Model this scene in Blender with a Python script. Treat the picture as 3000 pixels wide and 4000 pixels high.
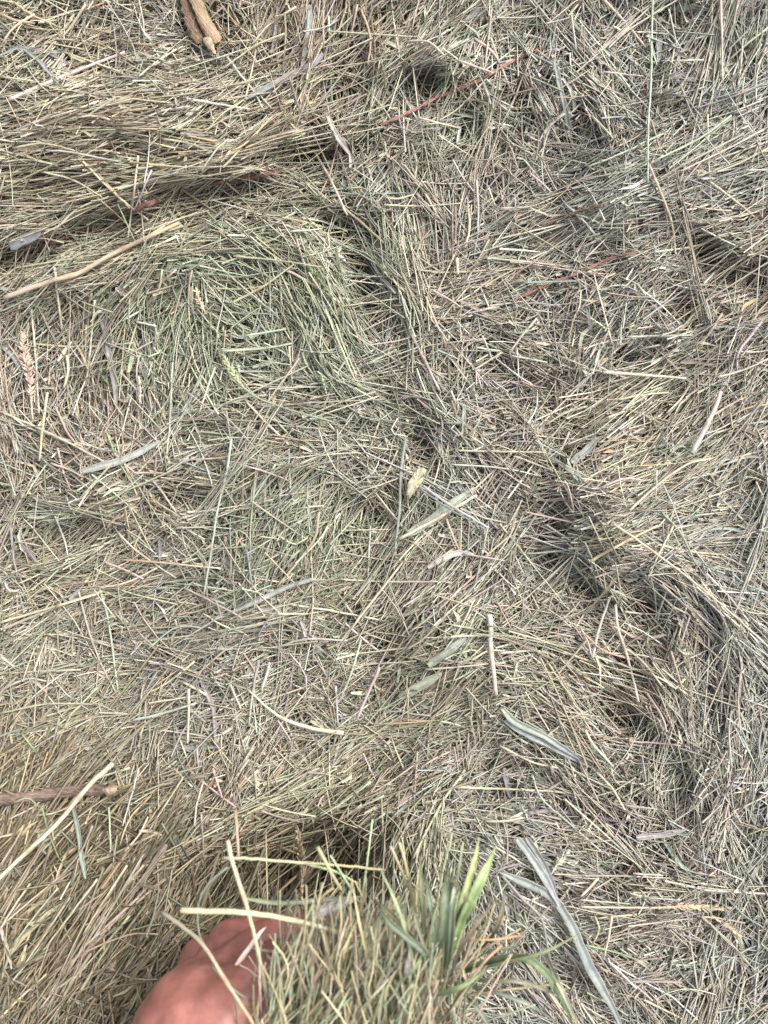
import bpy, bmesh, math, random
import numpy as np
from mathutils import Vector
random.seed(7); rng = np.random.default_rng(11)
for o in list(bpy.data.objects): bpy.data.objects.remove(o)
S = bpy.context.scene; C = S.collection

# ------------------------------------------------------------------ camera, sky, sun, exposure
D = 0.52                      # camera height over the datum of the hay (m)
K = 0.50 / 3000               # metres per photograph pixel on the datum
cam = bpy.data.cameras.new('camera'); cam.sensor_fit = 'HORIZONTAL'
cam.sensor_width = 5.4; cam.lens = 5.4 * D / 0.50
cam.clip_start = 0.01; cam.clip_end = 50
cam.dof.use_dof = True; cam.dof.focus_distance = 0.50; cam.dof.aperture_fstop = 1.7
co = bpy.data.objects.new('camera', cam); C.objects.link(co); co.location = (0, 0, D)
S.camera = co
S.render.resolution_x, S.render.resolution_y = 768, 1024
SUN_EL, SUN_AZ = math.radians(52), math.radians(55)     # azimuth clockwise from +Y (top of the picture)
w = bpy.data.worlds.new('World'); S.world = w; w.use_nodes = True
nt = w.node_tree; bg = nt.nodes['Background']
sky = nt.nodes.new('ShaderNodeTexSky'); sky.sky_type = 'NISHITA'; sky.sun_disc = False
sky.sun_elevation = SUN_EL; sky.sun_rotation = SUN_AZ; sky.air_density = 1.0; sky.dust_density = 6.0; sky.ozone_density = 0.6
hs = nt.nodes.new('ShaderNodeHueSaturation'); hs.inputs['Saturation'].default_value = 0.35
nt.links.new(sky.outputs[0], hs.inputs['Color']); nt.links.new(hs.outputs[0], bg.inputs[0])
bg.inputs[1].default_value = 0.15
sl = bpy.data.lights.new('sun', 'SUN'); sl.energy = 0.8; sl.angle = math.radians(24); sl.color = (1.0, 0.98, 0.945)
so = bpy.data.objects.new('sun', sl); C.objects.link(so)
sd = Vector((math.sin(SUN_AZ)*math.cos(SUN_EL), math.cos(SUN_AZ)*math.cos(SUN_EL), math.sin(SUN_EL)))
so.rotation_euler = sd.to_track_quat('Z', 'Y').to_euler()
S.view_settings.view_transform = 'Standard'; S.view_settings.look = 'None'
S.view_settings.exposure = 1.22; S.view_settings.gamma = 1
S.render.engine = 'CYCLES'

# ------------------------------------------------------------------ fields over the hay: lie, colour, height
# x, y (photo px), lie of the straws in degrees (up to the right = positive), scatter, tint
F = """80 50 -30 18 y;300 100 48 25 y;550 120 -20 60 s;800 150 -55 40 b;100 300 20 20 n;400 350 15 18 y;700 300 20 20 n;1000 250 25 20 y;
200 500 8 12 y;500 500 0 12 y;800 480 10 14 y;1000 550 18 14 y;100 700 4 12 y;400 700 4 12 y;700 650 14 14 y;1000 650 10 20 y;
1180 120 82 20 b;1250 500 80 30 b;1400 100 85 22 b;1500 50 80 25 p;1400 300 80 40 b;1400 450 60 60 n;1600 250 20 35 y;1700 100 50 25 n;1600 400 15 40 g;1650 520 10 75 n;
1800 350 40 75 g;2000 100 60 45 s;2000 450 0 90 n;2200 300 -70 70 n;2450 200 -60 60 n;2650 300 40 70 s;2800 200 82 35 s;2930 80 75 25 s;2920 350 70 50 s;
2700 600 25 12 s;2400 750 30 14 s;2900 550 22 14 s;2550 850 28 16 s;2200 900 35 25 s;1900 850 78 30 n;1600 900 -70 30 n;1750 820 82 25 p;1400 900 -45 30 g;2100 650 0 85 n;
200 850 14 14 y;500 850 18 14 y;800 850 12 16 y;1100 760 8 30 s;200 1050 26 14 y;500 1000 28 16 y;800 950 22 20 g;1050 930 0 20 y;1300 950 -20 25 g;
600 1150 48 25 g;900 1150 -38 30 g;1200 1120 -58 22 g;1330 1220 -68 18 g;100 1200 30 30 n;60 1400 80 40 b;300 1400 72 45 n;600 1350 78 30 g;800 1450 -70 30 g;
1000 1300 5 50 g;1180 1380 74 35 g;1400 1400 -60 30 g;1550 1250 -72 30 n;1700 1300 40 75 n;1900 1080 14 18 b;2120 1030 20 20 p;2300 1080 0 80 n;2100 1300 0 85 s;
2400 1300 42 40 s;2650 1250 30 60 s;2700 1350 40 35 n;2920 1100 15 18 b;2950 1300 48 30 n;2600 1480 15 22 s;2820 1550 52 25 p;2400 1650 20 20 y;2700 1750 38 18 y;2950 1650 60 30 n;
2100 1600 0 80 p;1800 1500 -62 55 n;1500 1550 -14 30 n;1200 1600 -8 20 n;900 1700 10 30 n;600 1600 75 35 n;600 1800 30 35 b;300 1550 70 60 b;300 1720 -42 30 n;100 1800 -48 30 n;
1400 1750 -20 50 n;1650 1750 -70 40 s;1900 1750 20 75 p;2200 1750 -20 60 p;2300 1900 4 30 p;2600 1850 32 16 y;2900 1900 50 25 s;2500 2020 14 16 n;2800 2080 10 25 s;2300 2150 20 30 s;
2600 2250 30 22 n;2900 2250 -30 20 s;2750 2350 -38 20 s;2900 2400 -40 20 s;60 2050 60 60 n;250 1950 10 30 b;400 2050 12 40 g;700 2050 0 80 n;1000 2050 62 25 g;1220 2150 60 22 g;1450 2100 74 30 g;
1700 2280 50 18 t;1560 2400 48 20 t;1900 2250 66 22 n;1820 2500 64 16 g;2080 2150 -50 30 n;2000 2380 30 40 p;2300 2430 -24 25 n;2150 2600 -14 22 y;2300 2620 -38 16 y;2450 2720 -52 18 b;2600 2560 -54 20 p;
2480 2420 -42 25 n;2900 2700 -84 20 s;2750 2850 86 25 s;2950 2900 86 20 s;200 2350 12 18 y;500 2350 4 25 y;800 2300 -20 60 n;1100 2400 18 35 n;1350 2380 0 45 y;100 2560 30 60 n;
400 2560 60 70 n;700 2650 38 30 n;1000 2520 22 35 n;1250 2550 0 80 n;1500 2560 -8 50 p;200 2800 38 18 y;500 2800 42 25 n;800 2750 0 80 n;1100 2750 60 60 n;1400 2750 10 50 y;1600 2760 36 30 g;1900 2850 50 50 n;
2200 2850 -40 30 s;2450 2950 0 80 n;150 3000 56 25 o;500 3050 46 25 o;800 3000 55 50 n;1100 3050 40 25 y;1400 3020 42 18 n;1700 2980 38 40 n;1950 3100 0 80 s;2250 3150 -35 50 n;
2550 3100 0 85 n;2850 3100 60 60 s;100 3300 46 18 o;400 3350 55 14 o;700 3300 58 18 o;1000 3250 42 25 o;1300 3180 34 14 o;1500 3250 46 20 o;2000 3350 -50 60 s;2300 3350 40 70 p;2600 3320 -28 60 p;
2900 3350 70 70 s;200 3600 56 12 o;500 3600 56 12 o;100 3900 50 14 o;400 3900 60 12 o;800 3600 55 20 o;1000 3450 30 40 o;1200 3900 75 25 o;2100 3600 -50 40 s;2400 3620 -4 35 n;2700 3600 12 45 p;2900 3750 70 40 s;2450 3820 -36 45 p;
2100 3900 -48 30 s;2700 3920 70 45 s;1650 3500 84 20 g;1400 3800 78 25 y"""
fl = [t.split() for t in F.replace('\n', '').split(';')]
FX = np.array([float(t[0]) for t in fl]); FY = np.array([float(t[1]) for t in fl])
FA = np.radians([float(t[2]) for t in fl]); FS = np.array([float(t[3]) for t in fl]); FT = [t[4] for t in fl]
TINTS = 'ngysbpto'
# heights: x, y, radius along, radius across, tilt deg, height in mm
Hs = """450 480 750 230 8 24;600 700 520 60 12 6;1150 610 190 70 -12 -30;1230 480 60 160 -10 -22;1370 330 105 230 0 -17;1560 120 80 120 0 -9;60 1010 160 50 10 -22;350 910 260 45 22 -14;900 735 260 38 8 -14;
700 980 520 110 14 12;1330 880 160 55 -10 -22;1400 1080 70 170 20 -26;1450 1250 60 120 15 -16;1000 1200 260 180 -20 6;1640 330 140 60 20 -16;1620 700 300 200 -30 5;2230 530 50 40 0 -14;
2550 680 520 150 26 14;2450 930 300 30 30 -8;2760 1010 170 60 -30 -26;2640 1160 140 40 -20 -14;2960 1110 140 70 20 -20;2430 1400 90 30 10 -20;2370 1490 90 30 0 -18;
2650 1750 420 170 34 20;2400 1900 420 130 10 14;2160 2080 60 210 -12 -22;2230 2230 120 50 -40 -22;2350 2060 240 120 14 12;1640 1740 50 110 10 -24;1440 2010 160 60 -20 -16;1180 1860 60 30 0 -18;1560 1950 100 60 0 -14;
300 1600 250 180 0 -6;150 1850 200 60 -30 -12;330 2080 170 60 20 -16;650 1950 200 50 10 -12;1000 2200 400 250 40 8;1750 2350 150 330 -25 16;1480 2720 200 60 30 -8;2000 2650 360 120 -20 12;
2500 2330 200 60 -40 -22;2480 2640 170 50 -50 -20;2420 2800 140 50 -20 -24;2650 2480 150 50 -60 14;2800 2300 300 90 -30 12;2980 2700 80 250 0 -8;1950 3090 120 50 0 -16;1900 2980 60 40 0 -14;
350 2650 300 180 10 -6;500 3000 350 60 15 -8;1180 3380 240 140 0 -85;850 3480 200 130 -30 -48;1300 3500 200 90 0 -45;700 3200 400 180 30 10;2250 3150 260 50 -20 -12;2400 3450 200 120 0 -6;
1850 3850 260 200 0 -10;2850 3550 150 50 0 -12;2200 3800 200 60 -40 -10;2700 3950 200 60 0 -10;2750 2700 60 160 0 -12;1480 2520 90 60 0 -12;1250 3000 200 60 35 8"""
G0X, G1X, G0Y, G1Y, GS = -1200, 4200, -1200, 5200, 20
gx = np.arange(G0X, G1X+1, GS); gy = np.arange(G0Y, G1Y+1, GS)
GX, GY = np.meshgrid(gx, gy)
def smooth_noise(scale, amp, seed):
    r = np.random.default_rng(seed); n = int(5600/scale)+4
    a = r.standard_normal((int(6600/scale)+4, n))
    fx = (GX-G0X)/scale; fy = (GY-G0Y)/scale; ix = fx.astype(int); iy = fy.astype(int)
    tx = fx-ix; ty = fy-iy; tx = tx*tx*(3-2*tx); ty = ty*ty*(3-2*ty)
    return amp*((a[iy, ix]*(1-tx)+a[iy, ix+1]*tx)*(1-ty)+(a[iy+1, ix]*(1-tx)+a[iy+1, ix+1]*tx)*ty)
def sstep(a, b, x): t = np.clip((x-a)/(b-a), 0, 1); return t*t*(3-2*t)
HO = np.zeros(GX.shape); H = 0.055*sstep(2400, 4100, GY)*(1-0.62*sstep(900, 2200, GX))+0.015*sstep(900, -600, GY)
for t in Hs.replace('\n', '').split(';'):
    x, y, ra, rc, an, h = map(float, t.split()); a = math.radians(an)
    dx = GX-x; dy = -(GY-y); u = dx*math.cos(a)+dy*math.sin(a); v = -dx*math.sin(a)+dy*math.cos(a)
    if h < -9 : h *= 1.1
    b_ = h*0.001*np.exp(-0.5*((u/(ra*0.60))**2+(v/(rc*0.66))**2)); H = H+b_
    if h < 0: HO = HO+b_
H = H+smooth_noise(260, 0.0028, 1)+smooth_noise(120, 0.0030, 2)+smooth_noise(60, 0.0020, 3)
# edges of the clumps: polyline, a point on the high side, height in mm, fall-off on the high side
LEDGE = [([(-200, 1040), (100, 960), (400, 850), (700, 740)], (600, 500), 7, 160), ([(640, 760), (820, 700), (1000, 655), (1260, 585)], (900, 450), 16, 230), ([(1262, 600), (1255, 420), (1230, 230), (1200, 60)], (900, 300), 12, 180),
         ([(1130, 830), (1290, 870), (1400, 960), (1440, 1120), (1470, 1330)], (1000, 1200), 13, 200), ([(2160, 1850), (2120, 1960), (2090, 2070), (2200, 2240), (2330, 2300)], (2500, 2000), 20, 300),
         ([(2160, 2540), (2300, 2600), (2440, 2700), (2560, 2850), (2700, 3000)], (2600, 2450), 15, 180), ([(2560, 1190), (2700, 1110), (2850, 1080), (3100, 1010)], (2700, 900), 15, 200), ([(2650, 1300), (2850, 1210), (3100, 1160)], (2850, 1400), 15, 200),
         ([(-200, 1880), (60, 1950), (260, 2010), (480, 2040)], (200, 1700), 15, 180), ([(2330, 1440), (2480, 1385), (2620, 1340)], (2450, 1250), 10, 120), ([(1500, 320), (1620, 290), (1760, 300)], (1620, 150), 11, 150),
         ([(560, 2020), (760, 1930), (980, 1890), (1230, 1850)], (900, 1700), 8, 120), ([(2330, 2290), (2500, 2350), (2700, 2420)], (2600, 2200), 10, 120), ([(1540, 2960), (1750, 3080), (2050, 3110)], (1800, 2900), 8, 150), ([(2900, 2560), (2870, 2700), (2830, 2900)], (2950, 2700), 9, 120)]
lx_, ly_ = GX+smooth_noise(80, 38, 15), GY+smooth_noise(80, 38, 16)
for pl_, hp, h, fo in LEDGE:
    best = np.full(GX.shape, 1e9); sd_ = np.zeros(GX.shape)
    for a, b in zip(pl_, pl_[1:]):
        ux, uy = b[0]-a[0], b[1]-a[1]; L2 = ux*ux+uy*uy; t = np.clip(((lx_-a[0])*ux+(ly_-a[1])*uy)/L2, 0, 1)
        d = np.hypot(lx_-a[0]-t*ux, ly_-a[1]-t*uy); c = ux*(ly_-a[1])-uy*(lx_-a[0]); k = d < best
        best = np.where(k, d, best); sd_ = np.where(k, np.sign(c)*np.sign(ux*(hp[1]-a[1])-uy*(hp[0]-a[0])), sd_)
    sg = best*sd_
    h *= .72
    H = H+h*.001*(sstep(-18, 22, sg)*np.exp(-np.maximum(sg, 0)/fo)*(best < 900))-h*.0006*np.exp(-np.maximum(-sg, 0)/70)*(1-sstep(-18, 22, sg))
H = H+smooth_noise(420, 0.0045, 21)
W_ = np.zeros((len(TINTS),)+GX.shape); c2 = np.zeros(GX.shape); s2 = np.zeros(GX.shape); ss = np.zeros(GX.shape); sw = np.full(GX.shape, 1e-9)
wx, wy = GX+smooth_noise(150, 45, 5), GY+smooth_noise(150, 45, 6)
for x, y, a, s, t in zip(FX, FY, FA, FS, FT):
    d2 = (wx-x)**2+(wy-y)**2; k = np.exp(-d2/(2*110.0**2))+1e-4*np.exp(-d2/(2*500.0**2)); kt = np.exp(-d2/(2*185.0**2))+1e-4*np.exp(-d2/(2*500.0**2))
    q = k*(1.2 if s < 30 else 0.7)
    c2 += q*math.cos(2*a); s2 += q*math.sin(2*a); ss += k*s; sw += k; W_[TINTS.index(t)] += kt
SP = ss/sw; W_ /= W_.sum(0, keepdims=True)
def grid(A, px, py):
    fx = np.clip((px-G0X)/GS, 0, len(gx)-1.001); fy = np.clip((py-G0Y)/GS, 0, len(gy)-1.001)
    ix = fx.astype(int); iy = fy.astype(int); tx = fx-ix; ty = fy-iy
    return (A[iy, ix]*(1-tx)+A[iy, ix+1]*tx)*(1-ty)+(A[iy+1, ix]*(1-tx)+A[iy+1, ix+1]*tx)*ty
def hz(px, py): return grid(H, px, py)
def flow(px, py): return 0.5*np.arctan2(grid(s2, px, py), grid(c2, px, py))
def wpt(px, py, z):           # point of the place under photo position (px, py) at height z
    s = K*(D-z)/D
    return np.stack([(px-1500)*s, (2000-py)*s, z], -1)

# ------------------------------------------------------------------ colours (dry grass, sRGB)
PAL = dict(y=(208, 194, 142), y2=(220, 210, 168), go=(200, 168, 104), t=(184, 162, 122), t2=(160, 138, 104), lg=(180, 194, 150), g=(140, 160, 106), g2=(116, 138, 88), gs=(152, 162, 146), gs2=(132, 142, 132),
           wt=(214, 211, 192), pk=(202, 168, 146), mv=(160, 144, 142), br=(126, 100, 74), dk=(84, 72, 62), og=(198, 146, 84), sv=(160, 162, 160), ol=(126, 122, 82), fg=(122, 150, 80), fl=(176, 198, 122))
def lin(c):
    c = np.array(c, float)/255; return np.where(c <= 0.04045, c/12.92, ((c+0.055)/1.055)**2.4)
for _k, _v in PAL.items():
    _g = sum(_v)/3; _s = .54; _s = .54 if _k in ('fl', 'fg') else _s; PAL[_k] = tuple(min(250, ((_g+(q-_g)*_s)*f)*.88+m_*.12) for q, m_, f in zip(_v, (166, 160, 146), (.992, .987, 1.01)))
KEYS = list(PAL); PALA = np.array([lin(PAL[k]) for k in KEYS])
MIX = dict(n=dict(y=10, y2=6, t=14, t2=12, lg=14, g=6, gs=14, gs2=8, wt=3, pk=5, mv=4, br=6, ol=6, sv=3),
           g=dict(y=10, y2=5, t=6, t2=7, lg=22, g=20, g2=9, gs=12, wt=2, pk=2, mv=2, br=4, ol=8, fg=3),
           y=dict(y=20, y2=12, go=8, t=16, t2=10, lg=16, g=6, gs=5, wt=3, pk=3, mv=2, br=6, ol=10, og=1),
           s=dict(y=7, y2=5, t=10, t2=10, lg=16, g=5, gs=24, gs2=12, wt=6, pk=3, mv=4, br=4, sv=8, ol=3),
           b=dict(y=8, y2=4, go=7, t=18, t2=18, lg=6, g=4, gs=8, wt=2, pk=5, mv=4, br=18, ol=8, og=2, dk=8),
           p=dict(y=8, y2=4, t=16, t2=13, lg=10, g=3, gs=12, gs2=5, wt=5, pk=11, mv=6, br=8, ol=3),
           o=dict(y=11, y2=1, go=10, t=12, t2=22, lg=5, g=6, gs=2, gs2=3, pk=1, mv=2, br=14, ol=30, dk=5),  # olive hay, with the lower-left shade mixed into its colours
           t=dict(y=16, y2=8, go=8, t=22, t2=12, lg=12, g=6, gs=6, wt=3, pk=5, mv=2, br=8, ol=6))
MIXA = np.array([[MIX[t].get(k, 0) for k in KEYS] for t in TINTS], float); MIXA /= MIXA.sum(1, keepdims=True)
def pick_cols(px, py, vary=0.10):
    n = len(px); wt = np.stack([grid(W_[i], px, py) for i in range(len(TINTS))], 1)
    p = wt@MIXA; p /= p.sum(1, keepdims=True)
    i = (rng.random((n, 1)) > np.cumsum(p, 1)).sum(1).clip(0, len(KEYS)-1)
    j = (rng.random((n, 1)) > np.cumsum(p, 1)).sum(1).clip(0, len(KEYS)-1)
    m = rng.random((n, 1))*0.45
    c = PALA[i]*(1-m)+PALA[j]*m
    fac = np.array([dict(o=(.93, .90, .79), g=(.965, 1.015, .93), y=(1.02, 1.0, .93), b=(1.02, .98, .94)).get(t, (1, 1, 1)) for t in TINTS])  # o also carries the painted shade of the lower-left hay
    return c*(wt@fac/wt.sum(1, keepdims=True))*np.exp(rng.normal(0, vary, (n, 1)))*np.exp(rng.normal(0, 0.03, (n, 3)))

# ------------------------------------------------------------------ materials
def mat(name): m = bpy.data.materials.new(name); m.use_nodes = True; return m, m.node_tree, m.node_tree.nodes['Principled BSDF']
def hay_material():
    m, t, b = mat('dry_grass'); L = t.links
    at = t.nodes.new('ShaderNodeAttribute'); at.attribute_name = 'Col'
    tc = t.nodes.new('ShaderNodeTexCoord')
    n = t.nodes.new('ShaderNodeTexNoise'); n.inputs['Scale'].default_value = 420; n.inputs['Detail'].default_value = 4; n.inputs['Roughness'].default_value = 0.65
    L.new(tc.outputs['Object'], n.inputs['Vector'])
    r = t.nodes.new('ShaderNodeMapRange'); r.inputs[1].default_value = 0.3; r.inputs[2].default_value = 0.75; r.inputs[3].default_value = 0.80; r.inputs[4].default_value = 1.14
    L.new(n.outputs[0], r.inputs[0])
    mx = t.nodes.new('ShaderNodeVectorMath'); mx.operation = 'SCALE'
    L.new(at.outputs['Color'], mx.inputs[0]); L.new(r.outputs[0], mx.inputs['Scale'])
    L.new(mx.outputs[0], b.inputs['Base Color'])
    b.inputs['Roughness'].default_value = 0.5; b.inputs['Specular IOR Level'].default_value = 0.25
    bp = t.nodes.new('ShaderNodeBump'); bp.inputs['Strength'].default_value = 0.35; bp.inputs['Distance'].default_value = 0.0004
    L.new(n.outputs[0], bp.inputs['Height']); L.new(bp.outputs[0], b.inputs['Normal'])
    tr = t.nodes.new('ShaderNodeBsdfTranslucent'); L.new(mx.outputs[0], tr.inputs[0])
    ms = t.nodes.new('ShaderNodeMixShader'); ms.inputs[0].default_value = 0.08
    L.new(b.outputs[0], ms.inputs[1]); L.new(tr.outputs[0], ms.inputs[2]); L.new(ms.outputs[0], t.nodes['Material Output'].inputs[0])
    return m
HAY = hay_material()
def simple_mat(name, c1, c2, scale, rough=0.7, bump=0.4, dist=0.001, stretch=None, sss=0.0):
    m, t, b = mat(name); L = t.links
    tc = t.nodes.new('ShaderNodeTexCoord'); n = t.nodes.new('ShaderNodeTexNoise'); n.inputs['Scale'].default_value = scale; n.inputs['Detail'].default_value = 6; n.inputs['Roughness'].default_value = 0.62
    mp = t.nodes.new('ShaderNodeMapping'); L.new(tc.outputs['Object'], mp.inputs[0]); L.new(mp.outputs[0], n.inputs['Vector'])
    if stretch:
        m0 = t.nodes.new('ShaderNodeMapping'); L.new(tc.outputs['Object'], m0.inputs[0]); L.new(m0.outputs[0], mp.inputs[0])
        m0.inputs['Rotation'].default_value = (0, 0, stretch[1]); mp.inputs['Scale'].default_value = stretch[0]
    cr = t.nodes.new('ShaderNodeValToRGB'); cr.color_ramp.elements[0].position = 0.32; cr.color_ramp.elements[1].position = 0.68
    cr.color_ramp.elements[0].color = (*lin(c1), 1); cr.color_ramp.elements[1].color = (*lin(c2), 1)
    L.new(n.outputs[0], cr.inputs[0]); L.new(cr.outputs[0], b.inputs['Base Color'])
    b.inputs['Roughness'].default_value = rough
    bp = t.nodes.new('ShaderNodeBump'); bp.inputs['Strength'].default_value = bump; bp.inputs['Distance'].default_value = dist
    L.new(n.outputs[0], bp.inputs['Height']); L.new(bp.outputs[0], b.inputs['Normal'])
    if sss: b.inputs['Subsurface Weight'].default_value = sss; b.inputs['Subsurface Radius'].default_value = (0.006, 0.002, 0.001); b.inputs['Subsurface Scale'].default_value = 1.0
    return m
SOIL = simple_mat('matted_hay', (62, 50, 36), (104, 92, 64), 260, 0.9)  # brown matted hay, toned darker to paint shade into the gaps

# ------------------------------------------------------------------ mesh helpers
SINK = [None]
def mesh_from(name, V, Q, col, material, smooth=True):
    if SINK[0] is not None: SINK[0].add((V, Q, col)); return None
    me = bpy.data.meshes.new(name); nv, nq = len(V), len(Q)
    me.vertices.add(nv); me.vertices.foreach_set('co', np.ascontiguousarray(V, np.float32).ravel())
    me.loops.add(nq*4); me.loops.foreach_set('vertex_index', np.ascontiguousarray(Q, np.int32).ravel())
    me.polygons.add(nq); me.polygons.foreach_set('loop_start', np.arange(0, nq*4, 4, dtype=np.int32))
    me.polygons.foreach_set('loop_total', np.full(nq, 4, np.int32))
    me.polygons.foreach_set('use_smooth', np.full(nq, smooth))
    me.update(calc_edges=True); me.validate()
    if col is not None:
        at = me.color_attributes.new('Col', 'FLOAT_COLOR', 'POINT')
        c = np.ones((nv, 4), np.float32); c[:, :3] = col; at.data.foreach_set('color', c.ravel())
    me.materials.append(material); return me
def frames(P):
    T = np.gradient(P, axis=1); T /= np.linalg.norm(T, axis=2, keepdims=True)+1e-12
    up = np.broadcast_to(np.array([0.02, 0.03, 1.0]), T.shape)
    A = np.cross(T, up); n = np.linalg.norm(A, axis=2, keepdims=True); A = A/(n+1e-9)
    B = np.cross(A, T); return T, A, B
def tubes(P, R, col, sides=3, colvar=None):
    N, Sg, _ = P.shape; T, A, B = frames(P)
    ph = rng.random((N, 1, 1))*2*math.pi+np.arange(sides).reshape(1, 1, -1)*2*math.pi/sides
    ph = np.broadcast_to(ph, (N, Sg, sides))
    V = P[:, :, None]+R[:, :, None, None]*(np.cos(ph)[..., None]*A[:, :, None]+np.sin(ph)[..., None]*B[:, :, None])
    base = (np.arange(N)*Sg*sides).reshape(-1, 1, 1)
    i = np.arange(Sg-1).reshape(1, -1, 1)*sides; j = np.arange(sides).reshape(1, 1, -1); j2 = (j+1) % sides
    Q = np.stack(np.broadcast_arrays(base+i+j, base+i+j2, base+i+sides+j2, base+i+sides+j), -1).reshape(-1, 4)
    c = np.broadcast_to(col[:, None, None], (N, Sg, sides, 3)) if col.ndim == 2 else np.broadcast_to(col[:, :, None], (N, Sg, sides, 3))
    if colvar is not None: c = c*colvar[:, :, None, None]
    return V.reshape(-1, 3), Q, c.reshape(-1, 3)
def blades(P, Wd, roll, fold, col, colvar=None):
    N, Sg, _ = P.shape; T, A, B = frames(P)
    cr, sr = np.cos(roll)[..., None], np.sin(roll)[..., None]
    U = A*cr+B*sr; Nn = -A*sr+B*cr
    h = Wd[..., None]*0.5
    f = (np.cos(fold), np.sin(fold))
    V = np.stack([P-U*h*f[0][..., None]+Nn*h*f[1][..., None], P, P+U*h*f[0][..., None]+Nn*h*f[1][..., None]], 2)
    base = (np.arange(N)*Sg*3).reshape(-1, 1, 1); i = np.arange(Sg-1).reshape(1, -1, 1)*3; j = np.arange(2).reshape(1, 1, -1)
    Q = np.stack(np.broadcast_arrays(base+i+j, base+i+j+1, base+i+3+j+1, base+i+3+j), -1).reshape(-1, 4)
    c = np.broadcast_to(col[:, None, None], (N, Sg, 3, 3)) if col.ndim == 2 else np.broadcast_to(col[:, :, None], (N, Sg, 3, 3))
    if colvar is not None: c = c*colvar[:, :, None, None]
    c = c*np.array([1.0, 0.9, 1.0]).reshape(1, 1, 3, 1)
    return V.reshape(-1, 3), Q, c.reshape(-1, 3)
class Pile:
    def __init__(s): s.V, s.Q, s.C, s.n = [], [], [], 0
    def add(s, t): V, Q, c = t; s.V.append(V); s.Q.append(Q+s.n); s.C.append(c); s.n += len(V)
    def mesh(s, name, m): return mesh_from(name, np.concatenate(s.V), np.concatenate(s.Q), np.concatenate(s.C), m)
def link(name, me, parent=None, label=None, cat=None, group=None, kind=None):
    o = bpy.data.objects.new(name, me); C.objects.link(o)
    if parent: o.parent = parent
    if label: o['label'] = label
    if cat: o['category'] = cat
    if group: o['group'] = group
    if kind: o['kind'] = kind
    return o

# ------------------------------------------------------------------ ground: the matted hay under the loose straws
sub = (slice(0, None, 2), slice(0, None, 2))
px_, py_ = GX[sub], GY[sub]; V = wpt(px_, py_, H[sub]-0.026-0.004*rng.random(px_.shape))
ny, nx = px_.shape; idx = np.arange(nx*ny).reshape(ny, nx)
Q = np.stack([idx[1:, :-1], idx[1:, 1:], idx[:-1, 1:], idx[:-1, :-1]], -1).reshape(-1, 4)
link('ground', mesh_from('ground', V.reshape(-1, 3), Q, None, SOIL), kind='structure')

# ------------------------------------------------------------------ loose hay
def walk(px, py, th, ln, curve, steps, follow):
    """paths in photo space that bend with the lie of the hay; centre at px, py"""
    n = len(px); X = np.zeros((n, steps)); Y = np.zeros((n, steps)); mid = steps//2
    X[:, mid] = px; Y[:, mid] = py; ds = ln/(steps-1); f0 = flow(px, py)
    for sgn in (1, -1):
        x, y, a = px.copy(), py.copy(), th.copy()
        rngi = range(mid+1, steps) if sgn > 0 else range(mid-1, -1, -1)
        for i in rngi:
            d = flow(x, y)-f0; d = (d+math.pi/2) % math.pi-math.pi/2
            a2 = a+follow*d*0.6+sgn*curve*abs(i-mid)/steps
            x = x+sgn*ds*np.cos(a2); y = y-sgn*ds*np.sin(a2)
            X[:, i] = x; Y[:, i] = y
    return X, Y
def lay(X, Y, off, stiff, pitch, bow):
    """heights along the paths: partly follow the surface, partly bridge as a stiff straw"""
    h = hz(X, Y); n, s = X.shape; t = np.linspace(-1, 1, s)[None]
    lo = h.mean(1, keepdims=True)+((h*t).sum(1)/(t*t).sum())[:, None]*t
    z = h*(1-stiff[:, None])+lo*stiff[:, None]+off[:, None]+pitch[:, None]*t+bow[:, None]*(1-t*t)
    return wpt(X, Y, z)
def cvar(n, s, a=0.12):
    t = np.linspace(-1, 1, s)[None]
    return 1+rng.normal(0, a*0.6, (n, 1))*t+rng.normal(0, a*0.4, (n, s))
def spread_px(n, m=0):
    return rng.uniform(-m, 3000+m, n), rng.uniform(-m, 4000+m, n)
pile = Pile()
def keep_out(px, py): return rng.random(len(px)) > 0.8*sstep(.008, .020, -grid(HO, px, py))
def batch(px, py, th, ln, rad, offlo, offhi, steps, kind, follow=0.35, sides=3, curve=0.25, stiff=0.5, pitch=0.004, cols=None, dark=1.0, kink=0.0):
    if offhi is None or offhi > -.005:                # the hollows stay open
        k = keep_out(px, py); px, py, th, ln, rad = px[k], py[k], th[k], ln[k], rad[k]
        if offhi is None: offlo = offlo[k]
        if cols is not None: cols = cols[k]
        if not np.isscalar(pitch): pitch = pitch[k]
    n = len(px); X, Y = walk(px, py, th, ln, rng.normal(0, curve, n), steps, follow)
    if kink: X += rng.normal(0, kink, X.shape); Y += rng.normal(0, kink, Y.shape)
    P = lay(X, Y, rng.uniform(offlo, offhi, n) if np.isscalar(offlo) else offlo, np.full(n, stiff), rng.normal(0, pitch, n) if np.isscalar(pitch) else pitch, rng.normal(0, 0.001, n))
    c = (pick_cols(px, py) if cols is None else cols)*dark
    rad = rad*(1+.3*grid(W_[TINTS.index('o')], px, py)); t = np.linspace(-1, 1, steps)[None]
    if kind == 'tube':
        R = rad[:, None]*(1-0.25*t*rng.choice([-1, 1], (n, 1)))
        pile.add(tubes(P, R, c, sides, cvar(n, steps)))
    else:
        Wd = rad[:, None]*2*np.clip(1.15-np.abs(t*0.9+rng.uniform(-.3, .3, (n, 1)))**2.2, 0.08, 1)
        roll = rng.normal(0, 0.6, (n, 1))+rng.normal(0, 0.8, (n, 1))*t
        pile.add(blades(P, Wd, roll, np.broadcast_to(rng.uniform(0.1, 0.9, (n, 1)), (n, steps)), c, cvar(n, steps)))
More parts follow.
